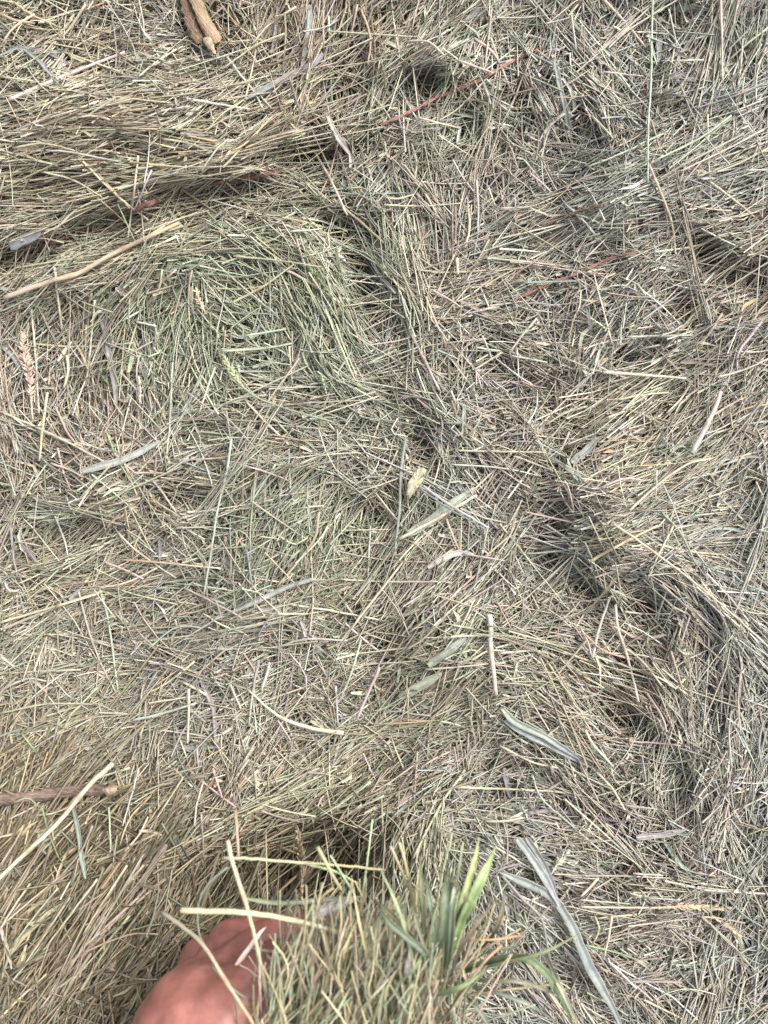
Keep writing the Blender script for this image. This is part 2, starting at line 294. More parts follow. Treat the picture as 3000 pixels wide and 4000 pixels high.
def ang(px, py, extra=1.0):
    return flow(px, py)+np.radians(grid(SP, px, py))*rng.normal(0, 0.75, len(px))*extra
def lenf(px, py, lo, hi):
    hi = hi*(1+.4*grid(W_[TINTS.index('o')], px, py))
    s = np.clip(grid(SP, px, py)/80, 0.1, 1)
    return (hi+(lo-hi)*s)*np.exp(rng.normal(0, 0.45, len(px)))
# 1 deep filler, colours darkened to put shade into the gaps
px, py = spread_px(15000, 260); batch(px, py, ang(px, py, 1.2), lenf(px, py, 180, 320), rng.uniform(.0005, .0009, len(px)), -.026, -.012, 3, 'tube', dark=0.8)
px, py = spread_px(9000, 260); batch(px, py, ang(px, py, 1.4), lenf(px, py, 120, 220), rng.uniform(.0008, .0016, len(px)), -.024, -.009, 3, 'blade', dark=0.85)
# 2 locks of nearly parallel straws
nl = 1750; lx, ly = spread_px(nl, 220); la = ang(lx, ly, 0.85); lw = rng.uniform(25, 85, nl); ll = lenf(lx, ly, 190, 470); cnt = rng.integers(9, 34, nl)
li = np.repeat(np.arange(nl), cnt); n = len(li); u = rng.normal(0, 0.28, n)*ll[li]; v = rng.uniform(-1, 1, n)
ca, sa = np.cos(la[li]), np.sin(la[li])
px = lx[li]+u*ca-v*lw[li]*sa; py = ly[li]-(u*sa+v*lw[li]*ca)
lh = rng.uniform(-.011, .003, nl)[li]+0.0045*np.sqrt(1-v*v*0.95)*rng.uniform(0.3, 1, n)-0.004*rng.random(n)
lc = pick_cols(px, py); tone = pick_cols(lx, ly, 0.14)[li]; lc = lc*0.72+tone*0.28
batch(px, py, la[li]+rng.normal(0, 0.15, n), ll[li]*np.exp(rng.normal(-.35, 0.35, n)), rng.uniform(.0003, .00068, n), lh, None, 5, 'tube', follow=0.35, cols=lc, pitch=rng.normal(0, .0016, n)+rng.normal(0, .0042, nl)[li], curve=0.10)
# 3 single straws and leaf strips
px, py = spread_px(14000, 220); batch(px, py, ang(px, py, 1.1), lenf(px, py, 130, 330), rng.uniform(.00028, .00062, len(px)), -.011, .003, 5, 'tube', pitch=0.004, curve=0.25, kink=1.0)
px, py = spread_px(1800, 220); batch(px, py, ang(px, py, 1.6), rng.uniform(70, 230, len(px)), rng.uniform(.0009, .0017, len(px)), -.007, .002, 5, 'blade', curve=1.0, kink=4)
px, py = spread_px(9500, 220); batch(px, py, ang(px, py, 1.3), lenf(px, py, 110, 300), rng.uniform(.0002, .00042, len(px)), -.010, .0035, 3, 'tube', pitch=0.005)
px, py = spread_px(9000, 220); batch(px, py, ang(px, py, 1.5), lenf(px, py, 80, 200), rng.uniform(.0004, .0012, len(px)), -.011, .002, 5, 'blade', curve=1.2, stiff=0.5, kink=4)
px, py = spread_px(4200, 220); batch(px, py, rng.uniform(0, math.pi, len(px)), rng.uniform(120, 400, len(px)), rng.uniform(.00025, .0006, len(px)), -.003, .006, 5, 'tube', pitch=0.004, curve=0.5)
# 4 chaff: crumbs of leaf, husk and broken stem
px, py = spread_px(12000, 200); k = rng.random(len(px)) < 0.35+0.65*np.clip(grid(SP, px, py)/60, 0, 1); px, py = px[k], py[k]
batch(px, py, rng.uniform(0, math.pi, len(px)), rng.uniform(25, 90, len(px)), rng.uniform(.0004, .0012, len(px)), -.009, .0035, 3, 'blade', curve=1.5, stiff=0.3, pitch=0.002)
# 5 the bed goes on outside the picture, thinner
def ring(n):
    a, b = rng.uniform(-1000, 4000, n), rng.uniform(-1000, 5000, n); k = (a < -180) | (a > 3180) | (b < -180) | (b > 4180); return a[k], b[k]
px, py = ring(16000); batch(px, py, ang(px, py, 1.3), rng.uniform(150, 420, len(px)), rng.uniform(.0007, .0014, len(px)), -.012, .003, 3, 'tube')
def finish_hay(): return link('loose_hay', pile.mesh('loose_hay', HAY), label='tangled bed of dry grey-green and straw-coloured hay filling the whole picture', cat='hay', kind='stuff')

# ------------------------------------------------------------------ singled-out straws and leaves
def resample(pts, n):
    p = np.array(pts, float); 
    if len(p) > 2:   # Catmull-Rom through the given points
        e = np.vstack([2*p[0]-p[1], p, 2*p[-1]-p[-2]]); out = []
        for i in range(1, len(e)-2):
            for t in np.linspace(0, 1, 12, endpoint=False):
                out.append(0.5*((2*e[i])+(-e[i-1]+e[i+1])*t+(2*e[i-1]-5*e[i]+4*e[i+1]-e[i+2])*t*t+(-e[i-1]+3*e[i]-3*e[i+1]+e[i+2])*t**3))
        out.append(e[-2]); p = np.array(out)
    d = np.r_[0, np.cumsum(np.linalg.norm(np.diff(p[:, :2], axis=0), axis=1))]; s = np.linspace(0, d[-1], n)
    return np.stack([np.interp(s, d, p[:, k]) for k in range(p.shape[1])], 1), d[-1]
def stem_mesh(name, P, R, colour, sides=7, joints=0, ramp=None):
    """hollow cut straw: outer wall, rim, short inner bore; swollen joints"""
    n = len(P); t = np.linspace(0, 1, n); c = np.tile(colour, (n, 1))*(1+0.10*np.sin(t*rng.uniform(2, 7)+rng.uniform(0, 6)))[:, None]
    if ramp is not None: c = c*(1-t[:, None])+np.array(ramp)*t[:, None]
    R = R.copy()
    for j in range(joints):
        k = int((j+1)*n/(joints+1)+rng.integers(-1, 2)); k = min(max(k, 1), n-2); R[k] *= 1.35; c[k] *= (0.72, 0.66, 0.6)
    P = np.concatenate([P[:1]+(P[1]-P[0])*0.25, P[:1], P, P[-1:], P[-1:]-(P[-1]-P[-2])*0.25]); 
    d0, d1 = (P[3]-P[2])*1e-3, (P[-3]-P[-4])*1e-3
    R = np.r_[R[0]*.45, R[0]*.7, R, R[-1]*.7, R[-1]*.45]; c = np.concatenate([c[:1]*.25, c[:1]*1.25, c, c[-1:]*1.25, c[-1:]*.25])
    T = np.gradient(P[2:-2], axis=0); T /= np.linalg.norm(T, axis=1, keepdims=True)+1e-12
    T = np.concatenate([T[:1], T[:1], T, T[-1:], T[-1:]])
    A = np.cross(T, (0.02, 0.03, 1.0)); A /= np.linalg.norm(A, axis=1, keepdims=True)+1e-9; B = np.cross(A, T)
    ph = np.arange(sides)*2*math.pi/sides+rng.uniform(0, 6)
    V = P[:, None]+R[:, None, None]*(np.cos(ph)[None, :, None]*A[:, None]+np.sin(ph)[None, :, None]*B[:, None])
    m = len(P); i = np.arange(m-1).reshape(-1, 1)*sides; j = np.arange(sides).reshape(1, -1)
    Q = np.stack(np.broadcast_arrays(i+j, i+(j+1) % sides, i+sides+(j+1) % sides, i+sides+j), -1).reshape(-1, 4)
    streak = 1+0.07*np.sin(ph*2+1)[None, :, None]
    return mesh_from(name, V.reshape(-1, 3), Q, (np.broadcast_to(c[:, None], V.shape)*streak).reshape(-1, 3), HAY)
def leaf_mesh(name, P, Wd, colour, roll0=0.0, roll1=0.3, fold=0.3, ragged=0.0, ramp=None, tip=(0.25, 0.1)):
    """ribbon leaf: seven points across, grooved with a midrib and veins, given thickness"""
    n = len(P); t = np.linspace(0, 1, n); T = np.gradient(P, axis=0); T /= np.linalg.norm(T, axis=1, keepdims=True)+1e-12
    A = np.cross(T, (0.02, 0.03, 1.0)); A /= np.linalg.norm(A, axis=1, keepdims=True)+1e-9; B = np.cross(A, T)
    r = roll0+(roll1-roll0)*t+0.12*np.sin(t*9+rng.uniform(0, 6)); U = A*np.cos(r)[:, None]+B*np.sin(r)[:, None]; N = -A*np.sin(r)[:, None]+B*np.cos(r)[:, None]
    prof = np.minimum(1, tip[0]+(1-tip[0])*np.minimum(1, t/0.10))*np.minimum(1, tip[1]+(1-tip[1])*np.minimum(1, (1-t)/0.28))*(1+.07*np.sin(t*11+rng.uniform(0, 6))+rng.normal(0, .03, n))
    h = Wd*0.5*prof; a = np.array([-1, -.66, -.33, 0, .33, .66, 1]); zz = np.abs(a)*fold+np.array([0, .06, 0, -.10, 0, .06, 0])
    hh = h[:, None]*(1+ragged*rng.uniform(-1, 0.3, (n, 7))*(np.abs(a) == 1))
    top = P[:, None]+U[:, None]*(hh*a)[..., None]+N[:, None]*(h[:, None]*zz)[..., None]
    V = np.concatenate([top, top[:, ::-1]-N[:, None]*0.00018], 1); k = 14
    i = np.arange(n-1).reshape(-1, 1)*k; j = np.arange(k).reshape(1, -1)
    Q = np.stack(np.broadcast_arrays(i+j, i+(j+1) % k, i+k+(j+1) % k, i+k+j), -1).reshape(-1, 4)
    c = np.tile(colour, (n, 1))
    if ramp is not None: c = c*(1-t[:, None])+np.array(ramp)*t[:, None]
    c = c*(.9+rng.normal(0, .08, (n, 1))); vein = np.array([.92, .84, 1.05, 1.2, 1.0, .84, .98]); vein = np.r_[vein, vein[::-1]*0.95]
    return mesh_from(name, V.reshape(-1, 3), Q, (c[:, None]*vein[None, :, None]*(1+rng.normal(0, .07, (n, 14, 1)))).reshape(-1, 3), HAY)
def surf_path(pts, lift, n=None, rough=0.6, rest=0.65):
    """photo-space polyline -> points resting on the hay; optional third value = extra height (m)"""
    q = [(p[0], p[1], p[2] if len(p) > 2 else 0) for p in pts]
    L0 = sum(math.dist(q[i][:2], q[i+1][:2]) for i in range(len(q)-1)); n = n or max(6, min(26, int(L0/22)))
    p, L_ = resample(q, n)
    p[1:-1, :2] += rng.normal(0, rough, (n-2, 2)); h = hz(p[:, 0], p[:, 1]); t = np.linspace(-1, 1, n)
    lo = h.mean()+(h*t).sum()/(t*t).sum()*t; z = np.maximum(h*(1-rest)+lo*rest, h-0.001)+lift+p[:, 2]
    z = np.convolve(np.r_[z[0], z, z[-1]], [.25, .5, .25], 'valid')
    return wpt(p[:, 0], p[:, 1], z), L_, z
LAND = [(790, 90, 'the split brown wood chip'), (300, 3100, 'the bark-covered twig'), (1620, 1900, 'the torn papery leaf'), (1790, 350, 'the bright red twine'), (410, 870, 'the rust-red twine'),
        (2200, 1090, 'the faded red twine'), (2460, 3400, 'the dull red twine'), (700, 3850, 'the hand'), (1800, 3450, 'the fresh green grass clump'), (2230, 3600, 'the long grey forked blade'), (920, 1450, 'the green foxtail head'),
        (100, 1430, 'the brown seed plume'), (1915, 2560, 'the pale upright sheath'), (1640, 2690, 'the broad green leaves'), (2120, 2890, 'the paired blue-grey leaves'), (2190, 400, 'the grey upright blade'),
        (1340, 550, 'the bleached torn leaf'), (260, 1090, 'the broad golden straw'), (120, 230, 'the shrivelled silver leaf'), (870, 1950, 'the long pale green stalk'), (2780, 1680, 'the pinkish split sheath'),
        (2700, 3545, 'the feathery tan plume'), (1150, 3420, 'the dark hollow above the hand'), (2940, 1120, 'the brown hollow'), (1730, 2190, 'the pink curled leaf'), (470, 1810, 'the wide grey-green leaf strip'),
        (425, 1340, 'the upright mauve leaf'), (2280, 1760, 'the silver spear leaf'), (2540, 480, 'the jointed green stalk'), (1160, 2840, 'the widening cream straw'), (1440, 2710, 'the pinkish straw'),
        (2590, 3260, 'the white split leaf'), (2300, 2260, 'the long tan diagonal straw'), (1720, 2040, 'the crossed dark straws'), (300, 2390, 'the long tan double straw'), (680, 2195, 'the orange-flecked straw'), (2650, 1460, 'the cream level straw'),
        (310, 3290, 'the grey ribbon leaf'), (1250, 1100, 'the drooping foxtail'), (1060, 2360, 'the curved grey-green leaf'), (1190, 290, 'the curved silvery blade'), (2620, 2650, 'the tan swirl of hay'), (790, 1180, 'the small golden seed head')]
USED = set()
def where(x, y, skip=0):
    o = sorted(LAND, key=lambda l: math.hypot(l[0]-x, l[1]-y))[skip]; dx, dy = x-o[0], y-o[1]
    if math.hypot(dx, dy) < 60: return 'right beside '+o[2]
    a = math.degrees(math.atan2(-dy, dx)) % 360; far = math.hypot(dx, dy) > 330
    names = ['right of', 'above and right of', 'above', 'above and left of', 'left of', 'below and left of', 'below', 'below and right of']
    return ('well ' if far else '')+names[int((a+22.5)//45) % 8]+' '+o[2]
CN = dict(y='yellow', y2='cream', go='golden', t='tan', t2='dull tan', lg='pale green', g='green', g2='dark green', gs='grey-green', gs2='grey', wt='bleached', pk='pinkish', mv='mauve', br='brown', dk='dark brown', og='orange', sv='silvery', ol='olive', fg='fresh green', fl='bright green')
def auto_label(x0, y0, x1, y1, col, L_, leaf, bent):
    a = math.degrees(math.atan2(-(y1-y0), x1-x0)) % 180
    d = 'level' if a < 14 or a > 166 else 'upright' if 76 < a < 104 else 'leaning right' if 45 < a <= 76 else 'leaning left' if 104 <= a < 135 else 'rising to the right' if a <= 45 else 'falling to the right'
    size = 'long' if L_ > 300 else 'short' if L_ < 150 else ''
    kind = 'leaf strip' if leaf else 'straw'
    mx, my = (x0+x1)/2, (y0+y1)/2
    for sk in range(4):
        for b in range(1):
            lab = ' '.join(f"{size} {'bent ' if bent else ''}{CN[col]} {kind} {d} {where(mx, my, sk)}".split())
            for dr in ('well ', 'strip ', 'bent ', 'long ', 'short '):
                if len(lab.split()) > 16: lab = lab.replace(dr, '', 1)
            if lab not in USED and len(lab.split()) <= 16: USED.add(lab); return lab
    a2 = where(mx, my, 0); b2 = sorted(LAND, key=lambda l: math.hypot(l[0]-mx, l[1]-my))[1][2]
    lab = ' '.join(f"{CN[col]} {kind} {a2}, towards {b2}".split()[:16]); USED.add(lab); return lab
CNT = [0]
def put(pts, wpx, col, leaf=False, label=None, name=None, lift=None, group=None, cat=None, ramp=None, joints=None, ragged=0.0, parent=None, fold=0.3, roll=None, rest=0.65, taper=0.25, tip=(0.65, 0.35)):
    CNT[0] += 1; lift = (0.004+0.0045*rng.random()) if lift is None else lift
    lift = lift*.6 if leaf else lift
    P, L_, z = surf_path(pts, lift, rest=rest); wd = wpx*K*(D-z)/D; colour = lin(PAL[col])*np.exp(rng.normal(0, .05, 3))*(.72 if col in ('wt', 'sv', 'mv') else .86 if col == 'y2' else .93); n = len(P)
    rmp = lin(PAL[ramp]) if ramp else None
    if leaf:
        r = rng.normal(0, 0.25, 2) if roll is None else roll
        me = leaf_mesh('leaf', P, wd*1.1, colour, r[0], r[1], fold, ragged, rmp, tip)
    else:
        j = (int(L_//260) if joints is None else joints)
        me = stem_mesh('straw', P, wd*0.5*(1-taper*np.linspace(0, 1, n)), colour, 7, j, rmp)
    if me is None: return None
    if parent is not None: return link(name or 'straw', me, parent, label)
    if label is None:
        bent = len(pts) > 2 and abs(math.atan2(*(np.subtract(pts[1][:2], pts[0][:2])[::-1]))-math.atan2(*(np.subtract(pts[-1][:2], pts[-2][:2])[::-1]))) > 0.25
        label = auto_label(*pts[0][:2], *pts[-1][:2], col, L_, leaf, bent)
    return link(name or ('dry_leaf' if leaf else 'straw'), me, None, label, cat or ('leaf' if leaf else 'straw'), group or ('dry leaf strips singled out in the hay' if leaf else 'single straws lying on top of the hay'))

# region offsets of the tables below (table units are 0.9042 photo px)
OFF = [(0, 0), (1500, 0), (0, 1000), (1500, 1000), (0, 2000), (1500, 2000), (0, 3000), (1500, 3000)]
TAB = ["""40,430,250,340,540,225 14 y2;597,672,575,860,552,1030 9 y;655,735,580,910 7 wt;350,690,500,840,640,950 10 y;395,720,560,900 8 t;975,240,1045,330,1100,400,1140,480 9 y2;1130,340,1010,530 9 gs L;1355,650,1430,780,1500,930 11 y;
1440,860,1560,960,1659,1050 11 t;20,580,180,520,310,480 9 y;870,740,940,640,990,600 8 lg;790,830,900,720 8 y;1100,650,1220,685 9 y2;1240,600,1120,650,1040,690 9 go;805,425,940,450,1080,472 10 y2;780,575,900,585 10 wt L;880,190,1020,180,1130,170 8 y;
1230,145,1100,200,960,300 8 y;1420,70,1425,250,1435,440 11 lg;1545,20,1520,130,1490,260 9 pk;1340,20,1330,150,1300,300 16 sv L;1300,370,1345,470,1380,560 10 y;0,330,70,340,145,350 8 y;100,205,210,230,320,290 12 mv L;
160,840,260,960,330,1040 7 gs;0,550,40,520,80,490 22 gs L;910,955,1020,990,1110,1035 16 lg L;620,905,880,870,1130,830 8 y;170,740,310,775,440,850 8 y;0,880,180,880,330,870 6 mv;480,520,400,500,330,510 8 y;
1180,500,1060,620,1000,650 9 go;1310,560,1180,590,1060,640 9 go;1560,400,1490,560 9 mv;150,60,60,120,10,190 9 y;320,60,270,140,220,210 11 y;370,20,310,110,260,170 10 y;60,10,130,60,240,110 10 go;0,60,70,90,150,100 12 go;820,460,700,480,600,520 9 y;600,330,700,250,790,200 8 y;1380,580,1370,660 10 wt L;
700,600,800,615,900,650 9 y;60,640,190,620,320,650 9 y;200,650,320,660,520,700 8 lg;1080,830,1180,790,1290,810 8 lg;10,700,110,690,230,710 8 y;240,990,340,900,470,850 9 y;640,1020,760,950,900,910 8 y;1250,1000,1380,990,1510,960 8 lg;1300,940,1400,960,1500,1000 8 y2;1280,30,1170,100,1090,190 9 lg;1200,20,1190,130,1170,240 12 mv L;1290,150,1250,260,1200,340 10 sv L;1390,320,1385,400,1400,450 10 sv L;1330,180,1340,260,1335,330 9 br L;1480,100,1500,200,1490,300 12 t2 L;1560,40,1600,160,1590,280 10 t;1450,330,1490,400,1530,440 14 gs2 L;1250,330,1290,460,1340,540 8 mv;1180,520,1230,600,1300,660 8 br;1340,560,1310,640,1330,720 8 br;1500,440,1480,520,1440,600 9 br;1600,60,1620,200,1610,330 10 br;1230,60,1235,160,1225,250 9 t2;1400,20,1395,110,1400,200 9 t;1500,20,1480,80,1460,150 10 go;1560,330,1500,380,1440,360 10 t2 L;1420,250,1450,300,1500,330 10 mv L""",
"""465,40,450,180,435,290 9 pk;390,165,480,240,545,385 11 pk;320,260,470,315 10 pk;540,155,620,220,730,280 9 gs;950,0,1040,95,1130,205 11 y;1145,710,1200,850,1235,1030 9 y;1170,770,1240,950,1260,1100 10 y;1455,0,1460,190,1462,345 9 y2;1230,40,1250,120,1265,200 7 lg;
945,310,1120,330 8 pk;780,490,720,540,670,610 12 wt L;620,740,680,790,740,850 9 pk;785,885,850,940,910,1010 10 wt;400,780,407,890,405,1000 9 wt;365,900,370,990,350,1070 9 y2;430,360,445,400,460,450 9 y2;330,545,315,620 12 wt L;0,340,80,420,140,510 9 lg;150,510,330,555 8 y;460,320,330,460,240,520 7 y;
1370,770,1430,770 9 wt L;1400,780,1520,870,1659,990 9 y;1450,1015,1360,1060,1170,1090 10 y2;1560,735,1659,735 8 wt;0,885,170,890,330,878 7 lg;630,1040,680,1100 9 gs L;1310,400,1450,485 8 mv;1640,360,1500,420,1340,470 8 mv;850,0,870,100 10 mv L;810,60,830,220 9 pk;
1659,120,1570,190,1490,260 8 y;350,100,380,70,420,30 20 mv L;1200,580,1010,670,880,720 8 lg;1640,560,1450,660,1280,740 8 y2;1500,500,1360,600,1180,690 8 lg;1659,640,1500,720,1350,760 8 lg;1100,760,950,820,820,880 7 gs;0,850,60,860,130,840 8 y;130,790,140,700,120,620 9 pk;100,180,190,180,260,240 10 y2;0,180,50,200,60,210 14 y L;
1130,80,1150,180,1180,280 10 lg L;990,600,940,540,900,500 8 y;1280,870,1380,900,1500,910 8 pk;260,200,180,330,150,440 7 t;60,500,80,570,90,610 9 sv;500,900,640,890,740,850 7 pk""",
"""235,50,255,220,280,390 10 y;135,220,155,450,168,680 9 y;320,370,350,420,380,490 10 go;205,590,185,740,170,885 11 y;0,670,180,750,340,830,480,905 10 y;240,650,290,760,340,820 9 t;135,380,350,392,580,375 8 y;410,190,390,400,375,540 8 y;220,895,290,920,360,955 10 pk;250,830,270,920,300,1000 9 pk;
480,900,355,1040 9 t;590,285,675,303 9 y2;680,130,760,60 9 y;745,460,735,700,720,860 8 lg;960,410,1110,403,1260,378 9 lg;1060,345,1150,330,1235,315 10 lg;1090,480,1260,440,1460,400 14 lg L;1250,390,1262,550 8 y;1065,630,1150,720,1245,812 10 y2;1405,230,1450,340,1535,540 9 y;
1215,50,1330,110,1465,200 11 y2;1010,0,1200,20,1420,52 8 y;1000,205,1140,130,1270,35 9 y;1030,900,1140,930,1245,970 8 pk;815,870,705,950 8 pk;655,960,700,1020,760,1105 9 y;530,510,620,610 8 t;0,240,200,160,400,120 7 lg;820,380,850,480,900,560 7 y;500,140,555,180 14 wt L;320,330,345,290,375,250 14 sv L;250,455,280,410,310,370 12 y2 L;
0,380,60,440,90,500 16 sv L;30,370,100,480,140,620 8 t;290,430,295,500,275,570 12 y;90,200,70,280,120,340 9 t;830,60,815,150,820,300 9 t;900,0,1010,100,1190,250 7 lg;930,480,900,560,860,680 9 lg;1150,600,1010,620,880,700 7 lg;1140,810,960,870,760,880 7 t;560,680,640,760,680,800 7 pk;1310,240,1330,330,1340,400 6 g;
660,200,690,130,700,60 9 y;700,330,760,260,800,200 6 g;1480,180,1530,200,1560,220 7 lg;380,700,400,680,430,640 14 mv L;1100,740,1030,760,940,750 9 mv L;460,760,500,860,560,970 7 g;600,430,590,520,610,640 7 pk;1190,900,1140,980,1060,1100 8 lg;1290,900,1400,860,1540,850 7 y;940,290,935,400,925,440 7 g;1020,860,980,860,900,850 12 br L""",
"""180,175,230,300,265,375 8 y;80,80,130,190,160,270 10 t;205,145,270,180,330,220 8 y;240,285,300,210,350,150 8 y2;415,130,455,230 9 wt;330,195,420,240,510,285 13 t2 L;555,225,640,203,765,218 9 sv;660,270,600,340,540,420 10 lg;585,390,650,380,720,382 16 pk L;395,395,500,410 8 lg;550,430,705,460 9 lg;425,345,470,450 8 wt;
720,480,690,530,640,560 8 t;110,320,170,440,240,580 12 pk;230,405,320,445 8 lg;1050,350,1200,345,1360,343 10 lg;1440,525,1560,490,1659,445 9 lg;1640,270,1580,350,1530,420,1525,500 12 wt;1280,460,1360,460,1440,480 12 t L;1060,1100,1180,990,1310,900,1410,875 11 y;1180,925,1176,990,1172,1055 9 y2;
320,840,520,845,700,848 8 y;285,900,500,915,680,950 7 wt;1440,180,1550,145,1659,100 9 t;1450,205,1560,170,1659,130 9 pk;1510,735,1580,760,1659,800 12 br L;1620,870,1640,960 10 wt L;605,115,720,112,830,108 9 gs2;315,10,318,80 12 y;35,215,130,212,230,215 8 y;390,490,440,460,510,415 9 pk;345,640,345,700,340,760 16 gs L;
1000,75,950,100,920,150 8 y;1190,385,1120,400,1040,430 8 lg;1230,590,1130,600,1010,620 8 y;880,650,780,680,700,730 9 y;800,760,770,830,740,870 9 lg;590,540,640,560,700,570 6 t;850,150,845,220,830,250 7 y;140,440,200,520,210,570 8 pk;1330,540,1280,620,1220,680 10 y2;1400,700,1500,640,1560,610 9 pk;1550,860,1500,930,1420,980 9 t;
1460,250,1400,340,1330,400 9 t;940,1000,1040,960,1120,970 9 pk;700,1060,780,1055,850,1065 7 mv;60,700,30,760,100,780 7 y;1659,640,1560,660,1490,700 8 go;1050,800,960,830,900,850 9 t;1380,120,1440,60,1500,30 8 lg;1290,300,1240,330,1190,340 8 pk;640,1010,560,960,470,900 7 y;1130,170,1090,120,1020,90 7 lg;780,970,800,1010,820,1100 8 pk;420,570,400,500,400,560 7 pk""",
"""240,20,280,130,305,250 8 lg;45,60,60,200,75,280 10 sv;430,330,470,480,510,780 9 lg;340,345,380,500,430,640,500,780 8 t;500,790,540,840,580,900 8 t;600,320,740,300,920,285 9 gs;450,215,550,255,620,290 9 pk;500,80,600,175,760,285 8 y;800,330,940,400,1050,460 8 t;690,100,692,160,690,210 14 mv L;
575,900,700,870,850,825 10 lg;815,765,815,880,810,1000 11 y;790,735,840,760,890,790 12 y2;630,940,760,950,900,972 8 y;770,1020,860,1018,950,1015 14 gs L;1165,650,1150,710,1130,770 11 y2;1100,670,1095,820,1110,960 8 lg;1120,640,1095,760,1075,920 11 gs;1560,550,1520,690,1475,800 9 lg;1450,750,1455,830,1460,920 9 wt;
865,720,920,850,930,1000 16 mv L;990,735,1015,790,1040,850 9 wt;1255,400,1450,430,1659,470 9 y2;1200,440,1330,440 9 y;1190,590,1320,550,1500,555 8 wt;1470,290,1560,297,1659,300 8 lg;1380,0,1350,130,1200,320 11 t;1480,380,1560,490 10 y;1065,160,1090,320 8 sv;1010,170,1030,130,1050,110 10 og;1600,60,1590,280 8 lg;1140,340,1190,338 10 wt L;
1300,470,1312,500,1320,540 16 lg L;1110,550,1140,490,1180,440 8 sv;60,100,110,150,160,220 16 mv L;840,645,720,740,620,790 9 y;340,955,370,1010,410,1040 22 gs L;95,960,150,1030,210,1105 8 g;0,870,200,830,400,830 8 t;400,180,470,130,540,100 8 lg;680,240,560,300,430,330 8 y;190,310,250,250,300,200 7 lg;250,440,250,540,252,620 7 g;
140,525,220,530,300,525 8 y;640,590,760,500,880,500 7 lg;980,590,920,640,830,720 9 t;1050,520,960,490,880,440 8 y;600,560,580,600,620,620 8 mv;560,540,590,570,580,600 10 pk L;300,380,330,350,350,330 14 sv L;20,300,40,340,80,340 10 wt;0,770,120,720,230,740 9 lg;50,900,170,780,260,750 8 t;420,760,300,880,200,960 8 y;380,880,270,940,200,1060 8 t;1120,720,1060,620,1030,600 8 t;
1270,790,1330,800,1400,805 10 y2;1200,900,1240,960,1255,985 8 pk;850,1010,855,1080,858,1105 9 wt;1659,620,1560,540,1490,480 10 y2;940,160,1100,150,1260,190 6 g;1200,100,1270,140,1330,110 8 y;760,70,900,65,1000,72 6 lg;650,40,600,100,570,190 7 t;980,300,900,240,850,180 6 g;1640,400,1560,420,1480,450 7 g;1440,640,1510,620,1560,610 10 y2""",
"""500,50,620,200,710,295 8 y;560,50,720,160,880,290 11 lg;270,30,300,110,325,165 9 pk;340,180,430,195,520,210 8 pk;155,240,210,270 9 wt L;0,300,120,302,240,300 8 y;450,60,420,200,385,350 8 gs;800,165,920,110,1030,50 10 y;885,215,1020,140,1180,60 12 y;1200,0,1280,90,1350,230 10 gs;1250,60,1180,200,1140,290 7 y;1180,140,1350,175,1535,187 10 y;
1350,210,1500,300,1659,420 15 gs L;680,395,750,350,830,300 11 y;900,630,930,500,975,370 12 y2;1000,400,1010,500,1050,620,1100,820 12 y2;500,610,650,600,760,630,850,690 9 y2;1440,775,1560,810,1659,845 9 wt;830,740,940,760,1020,800 7 wt;870,940,900,1000,990,1100 12 lg;900,620,1150,700,1300,780,1410,850 9 y;70,600,60,740 12 lg L;
0,915,110,910,220,900 8 og;500,1010,640,1080,750,1105 9 y;300,1030,230,1060,160,1105 9 pk;1050,530,1130,545,1220,530 14 pk L;1080,340,1200,380,1310,370 8 gs;1400,330,1450,430,1490,520 12 t;1450,400,1480,500,1540,640 10 gs L;1280,300,1330,420,1350,520 12 t2 L;600,560,720,590,880,640 9 y;850,500,880,560,900,630 9 pk;870,530,950,600,1080,640 9 go;
700,640,760,730,820,820 10 t;740,620,850,700,950,760 9 y;960,620,1060,700,1160,820 10 t;1000,560,1110,640,1210,760 9 y;1120,760,1200,880,1220,950 10 pk;300,160,200,230,120,300 9 y;420,250,330,330,200,420 9 t;180,90,90,180,20,260 8 y;330,330,230,430,110,520 8 y;280,430,180,540,90,600 9 t;390,380,330,500,260,600 8 lg;430,450,370,560,300,660 9 g;
180,680,320,670,460,655 8 y;480,740,560,740,640,750 7 t;0,680,60,650,110,660 9 y;380,640,450,600,520,600 9 y;560,560,600,510,660,430 9 lg;1040,430,1130,440,1230,440 8 lg;1300,720,1250,760,1160,650 8 y;1560,90,1480,70,1400,80 10 gs L;1600,200,1560,130,1500,100 10 gs;1100,470,1180,460,1240,470 8 gs;1659,350,1560,310,1490,250 10 gs;
620,1000,560,960,520,920 10 lg;680,990,790,900,910,850 9 t;230,900,320,920,400,960 8 lg;1240,600,1270,700,1290,770 9 t;1600,640,1590,760,1600,900 10 gs L;1540,700,1530,820,1540,960 9 t;1500,1100,1490,960,1500,860 9 gs;1640,900,1620,1000,1630,1100 9 sv;40,840,110,870,200,880 7 t;1280,1010,1200,1000,1060,990 7 pk;780,230,770,180,700,80 7 mv""",
